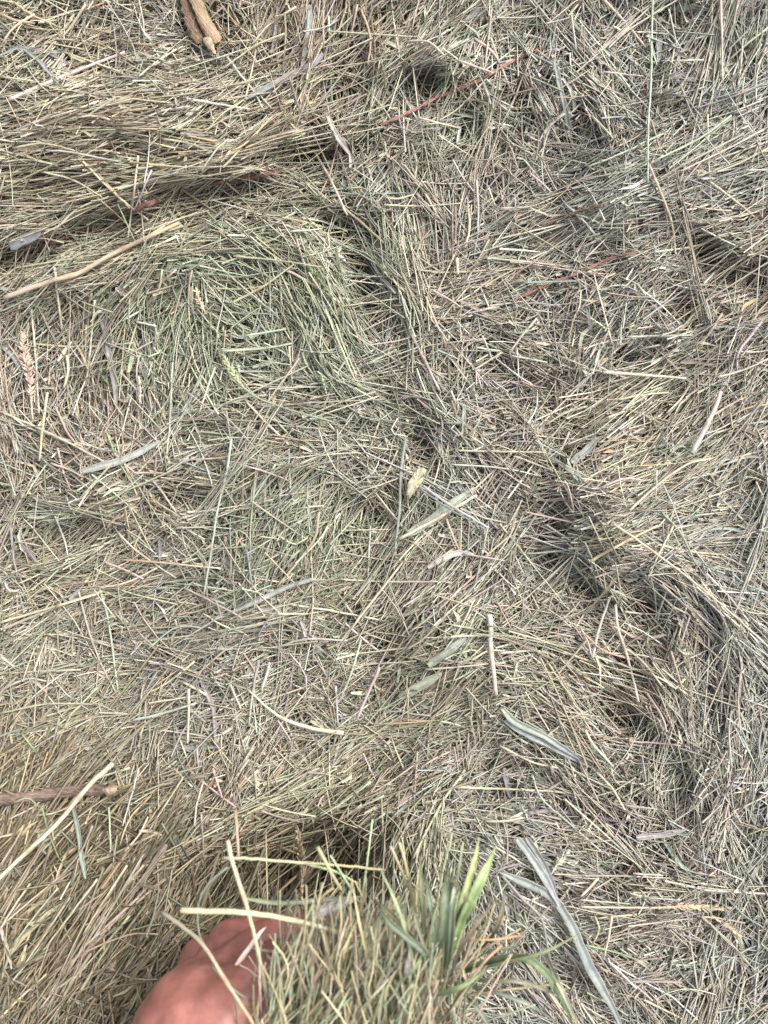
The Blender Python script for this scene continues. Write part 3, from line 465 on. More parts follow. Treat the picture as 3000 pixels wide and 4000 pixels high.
"""750,0,790,40,830,80 9 y;820,10,900,80,1020,170 9 pk;920,0,960,130 9 pk;1130,185,1220,215,1310,235 8 t;340,145,540,150,740,158 6 g;600,0,570,110,530,250 8 lg;560,0,460,30,350,75 10 y;650,120,560,220,520,330 8 go;470,170,475,260,478,350 8 lg;790,40,740,120,680,160 8 y;180,360,300,240,380,180 9 y;60,610,180,540,310,450 8 t;
720,330,640,450,560,560 20 t2 L;640,510,470,690,350,830 10 t;600,560,420,720,340,800,210,980 10 y;350,840,290,960,230,1105 13 t;0,890,110,940,230,1020 9 g;300,990,380,1035,460,1075 10 y2;230,880,400,780,560,720,680,718 9 t;110,810,170,780,230,745 18 gs L;70,860,150,830,225,795 14 t L;0,680,30,780,50,870 14 pk L;760,310,800,380,850,450 32 gs2 L;
700,240,800,420,860,550 8 g2;870,200,875,300,880,400 7 pk;550,420,420,620,360,720 10 y;500,500,380,700,260,900 11 t;420,480,300,640,180,800 9 y;300,560,180,740,100,860 9 y;450,640,330,820,200,1040 11 t;620,420,520,540,430,660 10 go;560,640,420,800,300,930 9 lg;640,620,520,760,420,900 8 t;250,520,150,640,60,760 8 lg;130,500,60,600,0,700 9 y;480,830,400,940,330,1060 9 ol;
600,760,520,900,450,1020 8 ol;720,640,640,800,560,900 9 ol;280,330,340,260,420,190 7 t;540,360,600,290,640,210 9 y;100,250,60,330,0,420 10 t;240,90,140,170,40,220 8 lg;840,250,850,160,880,60 8 y;1200,100,1290,40,1380,0 8 y;1659,120,1500,200,1380,290 9 y;1600,60,1480,150,1380,210 8 lg;1560,160,1450,240,1350,330 8 y;1440,40,1350,100,1260,190 8 t;1659,200,1560,270,1470,350 9 lg;
200,370,170,330,220,300 14 gs L;60,150,120,130,170,170 8 g;600,270,660,275,700,290 12 y2 L;0,1080,80,1000,200,890 10 y;170,1040,240,950,290,840 9 t;20,960,120,840,200,740 9 lg;680,220,640,330,560,440 8 go;400,250,350,360,260,470 8 t""",
"""350,10,250,150,125,390 10 y;520,0,530,60,545,130 20 gs L;290,82,540,92,780,105,880,135 9 y2;900,0,980,80,1040,180 10 y2;640,30,680,130,790,230,950,370 8 lg;1200,300,1270,400,1350,480 16 gs L;560,210,700,185,900,205 14 mv L;560,540,640,575,725,615 9 wt;470,640,540,660 9 y;480,660,540,690,600,730 9 y;925,475,890,515,850,555 11 y;
985,640,970,730,950,820 10 y;850,570,960,578,1080,590 7 lg;870,765,980,790,1100,830 8 g;1075,455,1140,460,1205,465 8 y2;1390,620,1420,740,1460,860 13 gs L;1590,60,1560,160,1500,220 8 mv;1400,320,1450,280,1500,250 10 y;1370,640,1480,740,1580,850 9 t;910,640,930,700,900,760 9 t;1090,635,1000,640,920,650 9 y;980,0,1000,60,1040,80 7 t;
1659,100,1590,150,1500,190 7 pk;1240,240,1340,170,1400,110 7 lg;700,100,760,60,830,30 9 y2;1120,70,1040,60,980,62 8 lg;440,230,520,230,600,215 9 y;480,340,560,390,660,450 8 y2;1500,700,1540,640,1590,600 9 t;1060,540,1150,560,1280,570 7 lg;1180,520,1260,480,1350,430 7 g;1000,480,1100,540,1200,600 7 g;760,760,860,860,960,960 9 gs;1000,1050,1100,940,1200,860 8 t;
1240,830,1290,900,1350,960 8 mv;1440,700,1420,820,1440,900 9 lg;1620,760,1600,880,1610,1000 9 gs;1520,1100,1540,980,1560,900 9 y;1300,1100,1340,1000,1420,930 8 pk;1120,1000,1200,1040,1300,1090 9 y;560,880,620,960,700,1020 8 sv;900,200,1000,230,1090,220 8 mv;1170,980,1185,1010,1180,1060 9 wt L;1480,560,1560,640,1640,690 8 sv;1350,640,1450,650,1560,670 8 t;650,560,600,500,560,470 8 gs"""]
JOBS = []
for k, tab in enumerate(TAB):
    ox, oy = OFF[k]
    for e in tab.replace('\n', '').split(';'):
        f = e.split(); c = [float(v)*0.9042 for v in f[0].split(',')]
        pts = [(ox+c[i], oy+c[i+1]) for i in range(0, len(c), 2)]
        JOBS.append((math.dist(pts[0], pts[-1])*float(f[1]), pts, float(f[1]), f[2], len(f) > 3))
cut = sorted([j[0] for j in JOBS if not j[4]], reverse=True)[265]
for big, pts, wd, cl, lf in JOBS:
    if not lf and big <= cut: SINK[0] = pile          # the smaller ones past 300 join the bed of hay
    put(pts, wd*(1.02 if not lf else 1.0), cl, leaf=lf, ragged=0.25 if lf and rng.random() < .5 else 0, label=None if SINK[0] is None else '-')
    SINK[0] = None
finish_hay()

# landmark straws and leaves, each with its own description
def lm(name, label, pts, wpx, col, leaf=False, **k): return put(pts, wpx, col, leaf, label=label, name=name, cat=('leaf' if leaf else 'straw'), group=k.pop('group', None) or ('dry leaf strips singled out in the hay' if leaf else 'single straws lying on top of the hay'), **k)
lm('straw', 'broad golden straw arching from the left edge under the rust-red twine', [(18, 1163), (208, 1095), (307, 1068), (425, 1000), (560, 935), (700, 870)], 20, 'y', ramp='go', lift=.008)
lm('dry_leaf', 'shrivelled silver leaf forking near the top left corner', [(0, 215), (90, 190), (190, 280), (248, 350)], 15, 'sv', True, lift=.008, ragged=.4)
lm('dry_leaf', 'curved silvery blade sweeping down beside the upright hay at the top', [(1262, 208), (1212, 258), (1148, 290), (1040, 345), (960, 385)], 24, 'sv', True, lift=.008, ramp='gs')
lm('dry_leaf', 'bleached torn leaf hanging with a pointed tip beside the top hollow', [(1275, 440), (1300, 500), (1330, 550), (1366, 600), (1368, 655)], 20, 'wt', True, lift=.012, ragged=.5)
lm('dry_leaf', 'grey upright blade in the pale hay at upper right', [(2170, 255), (2195, 370), (2210, 430), (2225, 520), (2240, 590)], 18, 'gs', True, lift=.008)
lm('straw', 'jointed green stalk standing upright at the upper right', [(2550, 0), (2545, 160), (2543, 320), (2532, 500), (2531, 715)], 9, 'lg', joints=2, lift=.009)
lm('straw', 'long pale green stalk running down the left middle', [(904, 1714), (888, 1830), (850, 1990), (826, 2150), (796, 2325)], 10, 'lg', lift=.009, joints=2)
lm('dry_leaf', 'upright mauve leaf strip among golden straws at left', [(385, 1205), (412, 1300), (428, 1400), (448, 1500), (455, 1600)], 22, 'sv', True, ramp='mv', lift=.007)
lm('dry_leaf', 'wide grey-green leaf strip crossing the end of a yellow straw', [(322, 1842), (470, 1800), (560, 1760), (624, 1722)], 26, 'gs', True, lift=.009)
lm('dry_leaf', 'silver spear leaf in the short hay right of the middle', [(2232, 1808), (2285, 1765), (2335, 1710)], 30, 'sv', True, lift=.007)
lm('straw', 'pinkish split sheath leaning right near the right edge', [(2702, 1772), (2745, 1690), (2790, 1600), (2815, 1530)], 22, 'wt', ramp='pk', lift=.012)
lm('straw', 'cream level straw pointing right below a small dark gap', [(2355, 1454), (2520, 1465), (2680, 1478)], 13, 'y2', lift=.01)
lm('dry_leaf', 'wide grey-green leaf crossing the dark straws below the papery leaf', [(1595, 2085), (1680, 2035), (1760, 1975), (1855, 1905)], 32, 'gs', True, lift=.012)
lm('straw', 'tan straw lying along the wide grey-green leaf', [(1560, 2105), (1700, 2030), (1860, 1935)], 14, 'y2', lift=.009)
lm('straw', 'upper of the crossed dark straws below the papery leaf', [(1655, 1898), (1750, 1968), (1908, 2062)], 11, 'wt', lift=.015)
lm('straw', 'lower of the crossed dark straws below the papery leaf', [(1640, 1908), (1745, 1980), (1900, 2070)], 8, 'gs2', lift=.014)
lm('straw', 'long grey-blue straw left of the papery leaf', [(1585, 1710), (1565, 1850), (1560, 2000), (1542, 2150)], 12, 'sv', lift=.008)
lm('dry_leaf', 'pink curled leaf with a forked stalk right of centre', [(1672, 2218), (1720, 2185), (1790, 2160), (1850, 2165)], 22, 'pk', True, lift=.012, ramp='wt')
lm('straw', 'pale upright sheath standing on a pinkish stem', [(1912, 2400), (1917, 2450), (1915, 2510), (1925, 2600), (1938, 2715)], 22, 'y2', ramp='pk', lift=.012, taper=.3)
lm('dry_leaf', 'upper of the broad green leaves left of the pale upright sheath', [(1672, 2600), (1740, 2550), (1820, 2490)], 28, 'lg', True, lift=.008, ramp='gs')
lm('dry_leaf', 'lower of the broad green leaves left of the pale upright sheath', [(1560, 2725), (1640, 2680), (1725, 2630)], 32, 'lg', True, lift=.009)
lm('dry_leaf', 'upper of the paired blue-grey leaves on the right', [(1962, 2768), (2015, 2822), (2130, 2878), (2290, 2980)], 26, 'gs', True, lift=.018, ramp='sv')
lm('dry_leaf', 'lower of the paired blue-grey leaves on the right', [(1970, 2815), (2040, 2860), (2180, 2930), (2315, 3000)], 20, 'gs', True, lift=.014)
lm('dry_leaf', 'curved grey-green leaf arching over the left middle', [(1230, 2262), (1130, 2290), (1000, 2350), (900, 2395), (840, 2418)], 17, 'gs', True, lift=.009)
lm('straw', 'orange-flecked straw lying almost level at left', [(470, 2186), (580, 2194), (680, 2203), (860, 2220)], 9, 'og', ramp='y', lift=.009)
lm('straw', 'upper of the long tan double straw from the left edge', [(0, 2432), (180, 2380), (300, 2345), (385, 2318)], 11, 'y', lift=.008)
lm('straw', 'lower of the long tan double straw from the left edge', [(-20, 2470), (150, 2400), (300, 2342), (400, 2310)], 13, 't', lift=.007)
lm('straw', 'widening cream straw curving down to the right', [(1342, 2864), (1280, 2855), (1205, 2842), (1085, 2796), (972, 2698)], 19, 'y2', lift=.009, taper=.6)
lm('straw', 'pinkish straw leaning right beside the dark specks', [(1483, 2606), (1440, 2705), (1393, 2812)], 12, 'pk', lift=.01)
lm('straw', 'long tan diagonal straw falling to the right edge', [(2395, 2045), (2513, 2127), (2680, 2250), (2850, 2390), (3000, 2525)], 10, 'pk', ramp='y', lift=.012, joints=3)
lm('dry_leaf', 'white split leaf pointing right above the feathery plume', [(2486, 3272), (2590, 3258), (2682, 3238)], 20, 'wt', True, lift=.01, fold=.8)
lm('dry_leaf', 'long grey blade with a forked base right of the green clump', [(1952, 3407), (2060, 3450), (2160, 3508), (2230, 3610), (2300, 3770), (2400, 3950), (2440, 4050)], 34, 'gs', True, lift=.016, ramp='gs2', tip=(.2, .4))
lm('dry_leaf', 'left of two grey blades meeting the forked blade from above', [(2020, 3275), (2090, 3370), (2150, 3470), (2185, 3540)], 28, 'gs', True, lift=.024, ramp='sv')
lm('dry_leaf', 'right of two grey blades meeting the forked blade from above', [(2055, 3270), (2120, 3370), (2155, 3450), (2178, 3520)], 22, 'gs2', True, lift=.019)
lm('straw', 'thin pale stalk bending beside the grey forked blade', [(1960, 3420), (2040, 3510), (2110, 3580), (2130, 3650), (2150, 3760), (2190, 3900)], 12, 'sv', lift=.011)
lm('straw', 'pale straw crossing over the bark-covered twig', [(439, 2984), (345, 3072), (225, 3215), (60, 3370), (-20, 3450)], 20, 'y2', lift=.022, ramp='y')
lm('dry_leaf', 'grey ribbon leaf hanging below the bark-covered twig', [(284, 3145), (305, 3240), (320, 3350), (334, 3432)], 19, 'gs', True, lift=.012)
lm('dry_leaf', 'broad pale leaf strip below the rust-red twine at the left edge', [(40, 965), (100, 935), (160, 912)], 36, 'gs', True, lift=.008)

# ------------------------------------------------------------------ seed heads
def seed_head(label, pts, wpx, col, n, spiky, stalk=None, scol='lg', lift=.009, name='seed_head', cat='seed head', tall=1.0):
    P, L_, z = surf_path(pts, lift, n=14); base = bpy.data.objects.new(name, None); C.objects.link(base); base.location = P[-1]
    base['label'] = label; base['category'] = cat; base['group'] = 'seed heads in the hay'
    pl = Pile(); s = K*(D-z.mean())/D; t = rng.random(n); i = t*(len(P)-1); a = i.astype(int).clip(0, len(P)-2); q = P[a]+(P[a+1]-P[a])*(i-a)[:, None]
    ax = (P[a+1]-P[a]); ax /= np.linalg.norm(ax, axis=1, keepdims=True); r = rng.normal(0, 1, (n, 3)); r -= (r*ax).sum(1, keepdims=True)*ax; r /= np.linalg.norm(r, axis=1, keepdims=True)
    env = np.sin(np.clip(t, .04, .96)*math.pi)**0.5; g = -ax*spiky+r; g /= np.linalg.norm(g, axis=1, keepdims=True)
    ln = wpx*s*rng.uniform(.35, .6, n)*env; w0 = q; e = q+g*ln[:, None]*(1+spiky*.3)
    m = (w0+e)/2; Pp = np.stack([w0, w0*.5+m*.5, m, m*.5+e*.5, e], 1)
    R = np.array([.3, 1, 1.1, .7, .12])[None]*(wpx*s*.075*rng.uniform(.7, 1.2, n))[:, None]
    c = lin(PAL[col])*(1.04, 1.0, .9)*np.exp(rng.normal(0, .13, (n, 1)))*np.exp(rng.normal(0, .03, (n, 3)))
    pl.add(tubes(Pp, R, c, 4)); me = pl.mesh('seeds', HAY); o = link('seeds', me, base); o.location = -P[-1]; o['kind'] = 'stuff'
    full = P if stalk is None else np.concatenate([P, surf_path([pts[-1]]+stalk, lift)[0][1:]])
    o = link('stalk', stem_mesh('stalk', full, np.full(len(full), 4.0*s), lin(PAL[scol]), 6), base); o.location = -P[-1]
    return base
seed_head('green foxtail head with a long curving stalk left of the middle', [(872, 1388), (888, 1420), (915, 1465), (952, 1515)], 34, 'fl', 110, 1.2, [(1020, 1560), (1170, 1612), (1300, 1648)], 'g', .012)
seed_head('drooping green foxtail head by the green hollow', [(1210, 1045), (1240, 1080), (1270, 1120), (1300, 1160)], 34, 'fg', 110, 1.2, None, 'g', .009)
seed_head('small green foxtail head below the green hollow', [(1255, 1462), (1265, 1500), (1275, 1540)], 26, 'fg', 60, 1.2)
seed_head('brown seed plume standing near the left edge', [(88, 1300), (92, 1380), (112, 1450), (122, 1570)], 52, 'pk', 170, .9, [(128, 1640)], 't', .009)
seed_head('small golden seed head hanging among green stalks', [(764, 1125), (776, 1170), (806, 1228)], 34, 'y', 60, 1.0, None, 't')
seed_head('orange-tan seed tuft below the wide grey-green leaf strip', [(585, 1925), (605, 1960), (630, 1985)], 30, 'go', 50, 1.0)
seed_head('yellow seed tuft left of the serrated papery leaf', [(1590, 1640), (1600, 1675), (1625, 1705)], 32, 'y', 50, 1.0)
seed_head('feathery tan plume lying level at the lower right', [(2870, 3545), (2780, 3548), (2690, 3540), (2560, 3546)], 50, 't', 120, 2.2, [(2420, 3545), (2270, 3543)], 'y', .011)
seed_head('second tan plume spreading under the feathery plume', [(2890, 3660), (2840, 3620), (2780, 3575)], 40, 't', 60, 2.4, None, 'y', .006)
seed_head('rusty seed spike in the pale hay at upper right', [(2370, 800), (2290, 815), (2200, 850)], 34, 'br', 90, 1.6, [(2110, 880)], 'br', .008)
seed_head('tan seed spike left of the green foxtail head', [(540, 1470), (548, 1530), (545, 1575)], 26, 'pk', 45, 1.0)
seed_head('pale seed spike among short hay above the feathery plume', [(2225, 3320), (2180, 3370), (2150, 3420)], 36, 'lg', 70, 1.2)

# ------------------------------------------------------------------ torn papery leaf
def papery_leaf():
    z0 = float(hz(np.array([1600.]), np.array([1900.]))[0])+.010; R = .3617
    out = [(640, 370), (670, 352), (700, 350), (735, 372), (722, 408), (692, 438), (702, 478), (684, 512), (660, 548), (636, 572), (622, 590), (606, 622), (608, 658), (582, 652), (560, 678), (540, 690), (524, 650), (520, 600), (530, 552), (540, 508), (560, 470), (588, 432), (606, 408)]
    bm = bmesh.new(); o2 = []
    for i in range(len(out)):                       # serrate
        a, b = out[i], out[(i+1) % len(out)]
        for t in (0, .5): k = 1 if t else -1; o2.append((a[0]+(b[0]-a[0])*t+k*rng.uniform(0, 4), a[1]+(b[1]-a[1])*t+k*rng.uniform(0, 3)))
    cx, cy = 615, 520; rings = []
    for s in (1, .75, .5, .25):
        rr = []
        for j, (x, y) in enumerate(o2):
            X, Y = 1400+R*(cx+(x-cx)*s), 1700+R*(cy+(y-cy)*s); w_ = .0005*math.sin(j*1.3+s*3)*s+.0022*(s*s)*math.sin(j*2*math.pi/len(o2)+1)
            rr.append(bm.verts.new(wpt(np.array(X), np.array(Y), np.array(z0+w_))))
        rings.append(rr)
    c = bm.verts.new(wpt(np.array(1400+R*cx), np.array(1700+R*cy), np.array(z0)))
    n = len(o2)
    for a, b in zip(rings, rings[1:]):
        for j in range(n): bm.faces.new((a[j], a[(j+1) % n], b[(j+1) % n], b[j]))
    for j in range(n): bm.faces.new((rings[-1][j], rings[-1][(j+1) % n], c))
    bmesh.ops.recalc_face_normals(bm, faces=bm.faces)
    me = bpy.data.meshes.new('papery_leaf'); bm.to_mesh(me); bm.free()
    me.materials.append(simple_mat('papery_leaf', (146, 140, 116), (180, 174, 146), 240, .7, .5, .0008))
    o = link('papery_leaf', me, None, 'torn cream papery leaf with ragged toothed edge near the middle', 'leaf')
    m = o.modifiers.new('thickness', 'SOLIDIFY'); m.thickness = .0003
    for p in me.polygons: p.use_smooth = True
papery_leaf()

# ------------------------------------------------------------------ red twine
RED = simple_mat('red_twine', (108, 74, 66), (146, 108, 98), 900, .6, .6, .0006)
RUST = simple_mat('rust_twine', (86, 60, 53), (120, 86, 76), 900, .7, .6, .0006)
def twine(label, pts, wpx, m, lift):
    """two plied flat strands twisted round each other"""
    P, L_, z = surf_path(pts, lift, n=max(16, int(sum(math.dist(pts[i][:2], pts[i+1][:2]) for i in range(len(pts)-1))/9)), rest=.2, rough=.3)
    root = bpy.data.objects.new('baling_twine', None); C.objects.link(root); root.location = P[0]; root['label'] = label; root['category'] = 'twine'; root['group'] = 'red baling twine showing through the hay'
    T = np.gradient(P, axis=0); T /= np.linalg.norm(T, axis=1, keepdims=True); A = np.cross(T, (0, 0, 1.)); B = np.cross(A, T); r = wpx*K*.25*(D-z)/D; ph = np.arange(len(P))*.42
    for k in (0, math.pi):
        Q_ = P+(np.cos(ph+k)*r)[:, None]*A+(np.sin(ph+k)*r*.6)[:, None]*B
        V, Qd, c = tubes(Q_[None], (r*1.15)[None], np.array([[1., 1, 1]]), 6)
        o = link('strand', mesh_from('strand', V, Qd, None, m), root); o.location = -P[0]
twine('bright red twine crossing the tangled hay at the top right', [(1490, 488), (1620, 428), (1700, 385), (1780, 352), (1860, 320), (1950, 268), (2040, 220), (2130, 185)], 15, RED, .005)
twine('rust-red twine sunk in the trough at the left', [(-30, 1050), (60, 1005), (150, 965), (250, 928), (340, 890), (480, 835), (660, 768), (820, 715), (960, 690), (1100, 672)], 26, RUST, .005)
twine('faded red twine right of the middle', [(2000, 1176), (2120, 1120), (2250, 1070), (2390, 1008), (2500, 985)], 13, RED, .0045)
twine('dull red twine in the short hay at the lower right', [(2380, 3425), (2470, 3396), (2550, 3378), (2620, 3366)], 13, RUST, .003)

# ------------------------------------------------------------------ twig and wood chip
BARK = simple_mat('bark', (62, 48, 42), (138, 120, 106), 170, .85, .9, .002, ((1, 4, 1), 0.1))
PALE = simple_mat('broken_wood', (126, 110, 90), (168, 152, 128), 300, .8, .6, .001)
ORW = simple_mat('split_wood', (116, 96, 74), (168, 148, 120), 160, .75, .8, .0012, ((.8, 6, 3), 1.0))
DKB = simple_mat('wood_bark', (74, 54, 42), (140, 116, 96), 200, .85, .9, .0015, ((.8, 5, 3), 1.0))
def lumpy(name, P, R, m, parent, sides=14, amp=.12, seed=0, flat=1.0):
    r = np.random.default_rng(seed); n = len(P); T = np.gradient(P, axis=0); T /= np.linalg.norm(T, axis=1, keepdims=True); A = np.cross(T, (0.02, .03, 1.)); A /= np.linalg.norm(A, axis=1, keepdims=True); B = np.cross(A, T)
    ph = np.arange(sides)*2*math.pi/sides; f = 1+amp*r.normal(0, .5, (1, sides))+amp*r.normal(0, .55, (n, sides))
    V = P[:, None]+(R[:, None]*f)[..., None]*(np.cos(ph)[None, :, None]*A[:, None]+flat*np.sin(ph)[None, :, None]*B[:, None])
    i = np.arange(n-1).reshape(-1, 1)*sides; j = np.arange(sides).reshape(1, -1)
    Q = np.stack(np.broadcast_arrays(i+j, i+(j+1) % sides, i+sides+(j+1) % sides, i+sides+j), -1).reshape(-1, 4)
    return link(name, mesh_from(name, V.reshape(-1, 3), Q, None, m), parent)
P, _, z = surf_path([(-120, 3142), (0, 3125), (160, 3108), (290, 3088), (425, 3088)], .006, n=40, rest=.9)
tw = bpy.data.objects.new('twig', None); C.objects.link(tw); tw.location = P[-1]; tw['label'] = 'dark bark-covered twig with a pale broken end at the left edge'; tw['category'] = 'twig'
o = lumpy('bark', P, np.linspace(24, 25, 40)*K*(D-z)/D*np.r_[np.ones(38), .8, .5], BARK, tw, seed=3); o.location = -P[-1]
Pk, _, zk = surf_path([(408, 3092), (432, 3088), (462, 3082)], .010, n=9, rest=1)
o = lumpy('broken_end', Pk, np.array([.3, .8, 1, 1.05, 1.1, .8, 1.0, .5, .3])*23*K*(D-zk)/D, PALE, tw, sides=12, amp=.5, seed=5); o.location = -P[-1]
chip = bpy.data.objects.new('wood_chip', None); C.objects.link(chip); P, _, z = surf_path([(742, -60), (775, 25), (808, 95), (852, 168)], .009, n=22, rest=.9)
chip.location = P[-1]; chip['label'] = 'split brown wood chip with orange grain at the top edge'; chip['category'] = 'wood chip'
o = lumpy('grain', P, np.r_[np.linspace(24, 32, 20), 27, 12]*K*(D-z)/D, ORW, chip, sides=9, amp=.2, seed=8, flat=.35); o.location = -P[-1]
P2, _, z2 = surf_path([(706, -60), (728, 30), (752, 105), (780, 172)], .007, n=20, rest=.9)
o = lumpy('bark', P2, np.r_[np.linspace(22, 26, 18), 20, 8]*K*(D-z2)/D, DKB, chip, sides=7, amp=.36, seed=9, flat=.6); o.location = -P[-1]
P3, _, z3 = surf_path([(800, 150), (822, 182), (842, 212)], .011, n=10, rest=.9)
o = lumpy('splinter', P3, np.array([.6, 1, 1.1, 1, .9, 1, .8, .6, .5, .1])*17*K*(D-z3)/D, PALE, chip, sides=8, amp=.3, seed=10, flat=.6); o.location = -P[-1]

# ------------------------------------------------------------------ hand holding hay
ZH = 0.165
def wp(x, y, z): return Vector(wpt(np.array(float(x)), np.array(float(y)), np.array(float(z))))
def skin_material():
    m = simple_mat('skin', (118, 72, 64), (168, 112, 100), 60, .5, .25, .0004, None, .15); t = m.node_tree; b = t.nodes['Principled BSDF']
    tc = t.nodes.new('ShaderNodeTexCoord'); v = t.nodes.new('ShaderNodeTexVoronoi'); v.inputs['Scale'].default_value = 900; v.feature = 'DISTANCE_TO_EDGE'; t.links.new(tc.outputs['Object'], v.inputs['Vector'])
    bp = t.nodes.new('ShaderNodeBump'); bp.inputs['Strength'].default_value = .25; bp.inputs['Distance'].default_value = .0003; t.links.new(v.outputs['Distance'], bp.inputs['Height'])
    old = b.inputs['Normal'].links[0].from_node; t.links.new(old.outputs[0], bp.inputs['Normal']); t.links.new(bp.outputs[0], b.inputs['Normal']); return m
def build_hand():
    root = bpy.data.objects.new('person', None); C.objects.link(root); root.location = wp(500, 4000, ZH-.03)
    root['label'] = 'bare reddish hand reaching in from the bottom edge and gripping hay'; root['category'] = 'person'
    bm = bmesh.new()
    def chain(pts):                                   # tapered, overlapping rings of balls; fused below by the remesh
        for (p, r), (q, s) in zip(pts, pts[1:]):
            d = (q-p).length; k = max(2, int(d/(min(r, s)*.28)))
            for i in range(k+1):
                t = i/k; bmesh.ops.create_icosphere(bm, subdivisions=2, radius=r+(s-r)*t, matrix=__import__('mathutils').Matrix.Translation(p.lerp(q, t)))
    wrist = wp(640, 4900, .115); fore = wp(560, 5400, .125)
    chain([(fore, .036), (wrist, .029)]); chain([(wrist, .029), (wp(740, 4440, .128), .034), (wp(785, 4045, .134), .0345)])
    kn = [wp(865, 3985, .142), wp(800, 3930, .122), wp(730, 3980, .102), wp(690, 4080, .084)]    # knuckles, index to little finger
    rad = [.0225, .0205, .018, .0155]
    for k, r in zip(kn, rad): chain([(wrist, .026), (wrist.lerp(k, .6), r*1.2), (k, r)])
    pip = [wp(1080, 3810, .134), wp(1050, 3705, .104), wp(900, 3690, .088), wp(780, 3740, .070)]
    dip = [wp(1290, 3760, .112), wp(1290, 3640, .085), wp(1120, 3640, .070), wp(980, 3700, .056)]
    tip = [wp(1400, 3800, .098), wp(1400, 3660, .068), wp(1250, 3700, .058), wp(1110, 3780, .048)]
    for a, b, c, d, r in zip(kn, pip, dip, tip, rad): chain([(a, r), (a.lerp(b, .5), r*.82), (b, r*.76), (c, r*.58), (d, r*.48)])
    th = [wp(300, 4560, .125), wp(760, 4330, .140), wp(1150, 4200, .140), wp(1460, 4050, .130)]
    chain([(th[0], .024), (th[1], .020), (th[2], .0145), (th[3], .0115)])
    me = bpy.data.meshes.new('hand'); bm.to_mesh(me); bm.free(); tmp = bpy.data.objects.new('hand_build', me); C.objects.link(tmp)
    rm = tmp.modifiers.new('r', 'REMESH'); rm.mode = 'VOXEL'; rm.voxel_size = .0016; sm = tmp.modifiers.new('s', 'SMOOTH'); sm.iterations = 22; sm.factor = .6
    ev = tmp.evaluated_get(bpy.context.evaluated_depsgraph_get()); me2 = bpy.data.meshes.new_from_object(ev); bpy.data.objects.remove(tmp)
    me2.name = 'hand'
    for p in me2.polygons: p.use_smooth = True
    me2.materials.clear(); sk = skin_material(); me2.materials.append(sk); h = link('hand', me2, root); h.location = -root.location
    nm = simple_mat('nail', (214, 160, 144), (228, 182, 166), 60, .3, .1, .0002)
    for a, b, r in [(dip[i], tip[i], rad[i]*.5) for i in range(4)]+[(th[2], th[3], .0115)]:
        d = (b-a).normalized(); up = (Vector((0, 0, 1))-d*d.z).normalized(); sd_ = d.cross(up); vs = []
        for i in range(7):
            for j in range(-3, 4):
                a_ = j/3*.85; q = b+d*r*(i/6*1.2-.35)+up*(math.cos(a_)*r*1.04+.0003)*(1-.06*(i/6)**2)+sd_*math.sin(a_)*r*.92; vs.append(q)
        Qn = [(i*7+j, i*7+j+1, (i+1)*7+j+1, (i+1)*7+j) for i in range(6) for j in range(6)]
        o = link('nail', mesh_from('nail', np.array([list(v) for v in vs]), np.array(Qn), None, nm), root); o.location = -root.location; mo = o.modifiers.new('t', 'SOLIDIFY'); mo.thickness = .0006
    return root
build_hand()

# ------------------------------------------------------------------ hay held up by the hand
def abs_path(pts, n=None, rough=.8):
    """x, y in photo px, z in metres above the datum"""
    L0 = sum(math.dist(pts[i][:2], pts[i+1][:2]) for i in range(len(pts)-1)); n = n or max(6, min(24, int(L0/24)))
    p, L_ = resample(pts, n); p[1:-1, :2] += rng.normal(0, rough, (n-2, 2)); return wpt(p[:, 0], p[:, 1], p[:, 2]), p[:, 2], L_
def rich(c): c = np.array(c); g = c.mean(); return np.clip(g+(c-g)*(1.2 if c[1] < c[0]*.86 else 1.65 if c[1] < c[0]*1.12 else 1.1), .01, 1)*.9
def held(parent, pts, wpx, col, leaf=False, ramp=None, joints=0, name=None, label=None, taper=.25, fold=.35, roll=(0, .3), tip=(.5, .12)):
    P, z, L_ = abs_path(pts); wd = wpx*K*(D-z)/D; c = rich(lin(PAL[col]))*np.exp(rng.normal(0, .06, 3)); rp = rich(lin(PAL[ramp])) if ramp else None
    me = leaf_mesh('blade', P, wd*1.1, c, roll[0], roll[1], fold, 0, rp, tip) if leaf else stem_mesh('straw', P, wd*.5*(1-taper*np.linspace(0, 1, len(P))), c, 7, joints, rp)
    o = link(name or ('blade' if leaf else 'straw'), me, parent, label); o.location = -parent.location; return o
tuft = bpy.data.objects.new('hay_tuft', None); C.objects.link(tuft); tuft.location = wp(1450, 4050, .10)
tuft['label'] = 'loose tuft of green and yellow hay held up by the hand'; tuft['category'] = 'hay'
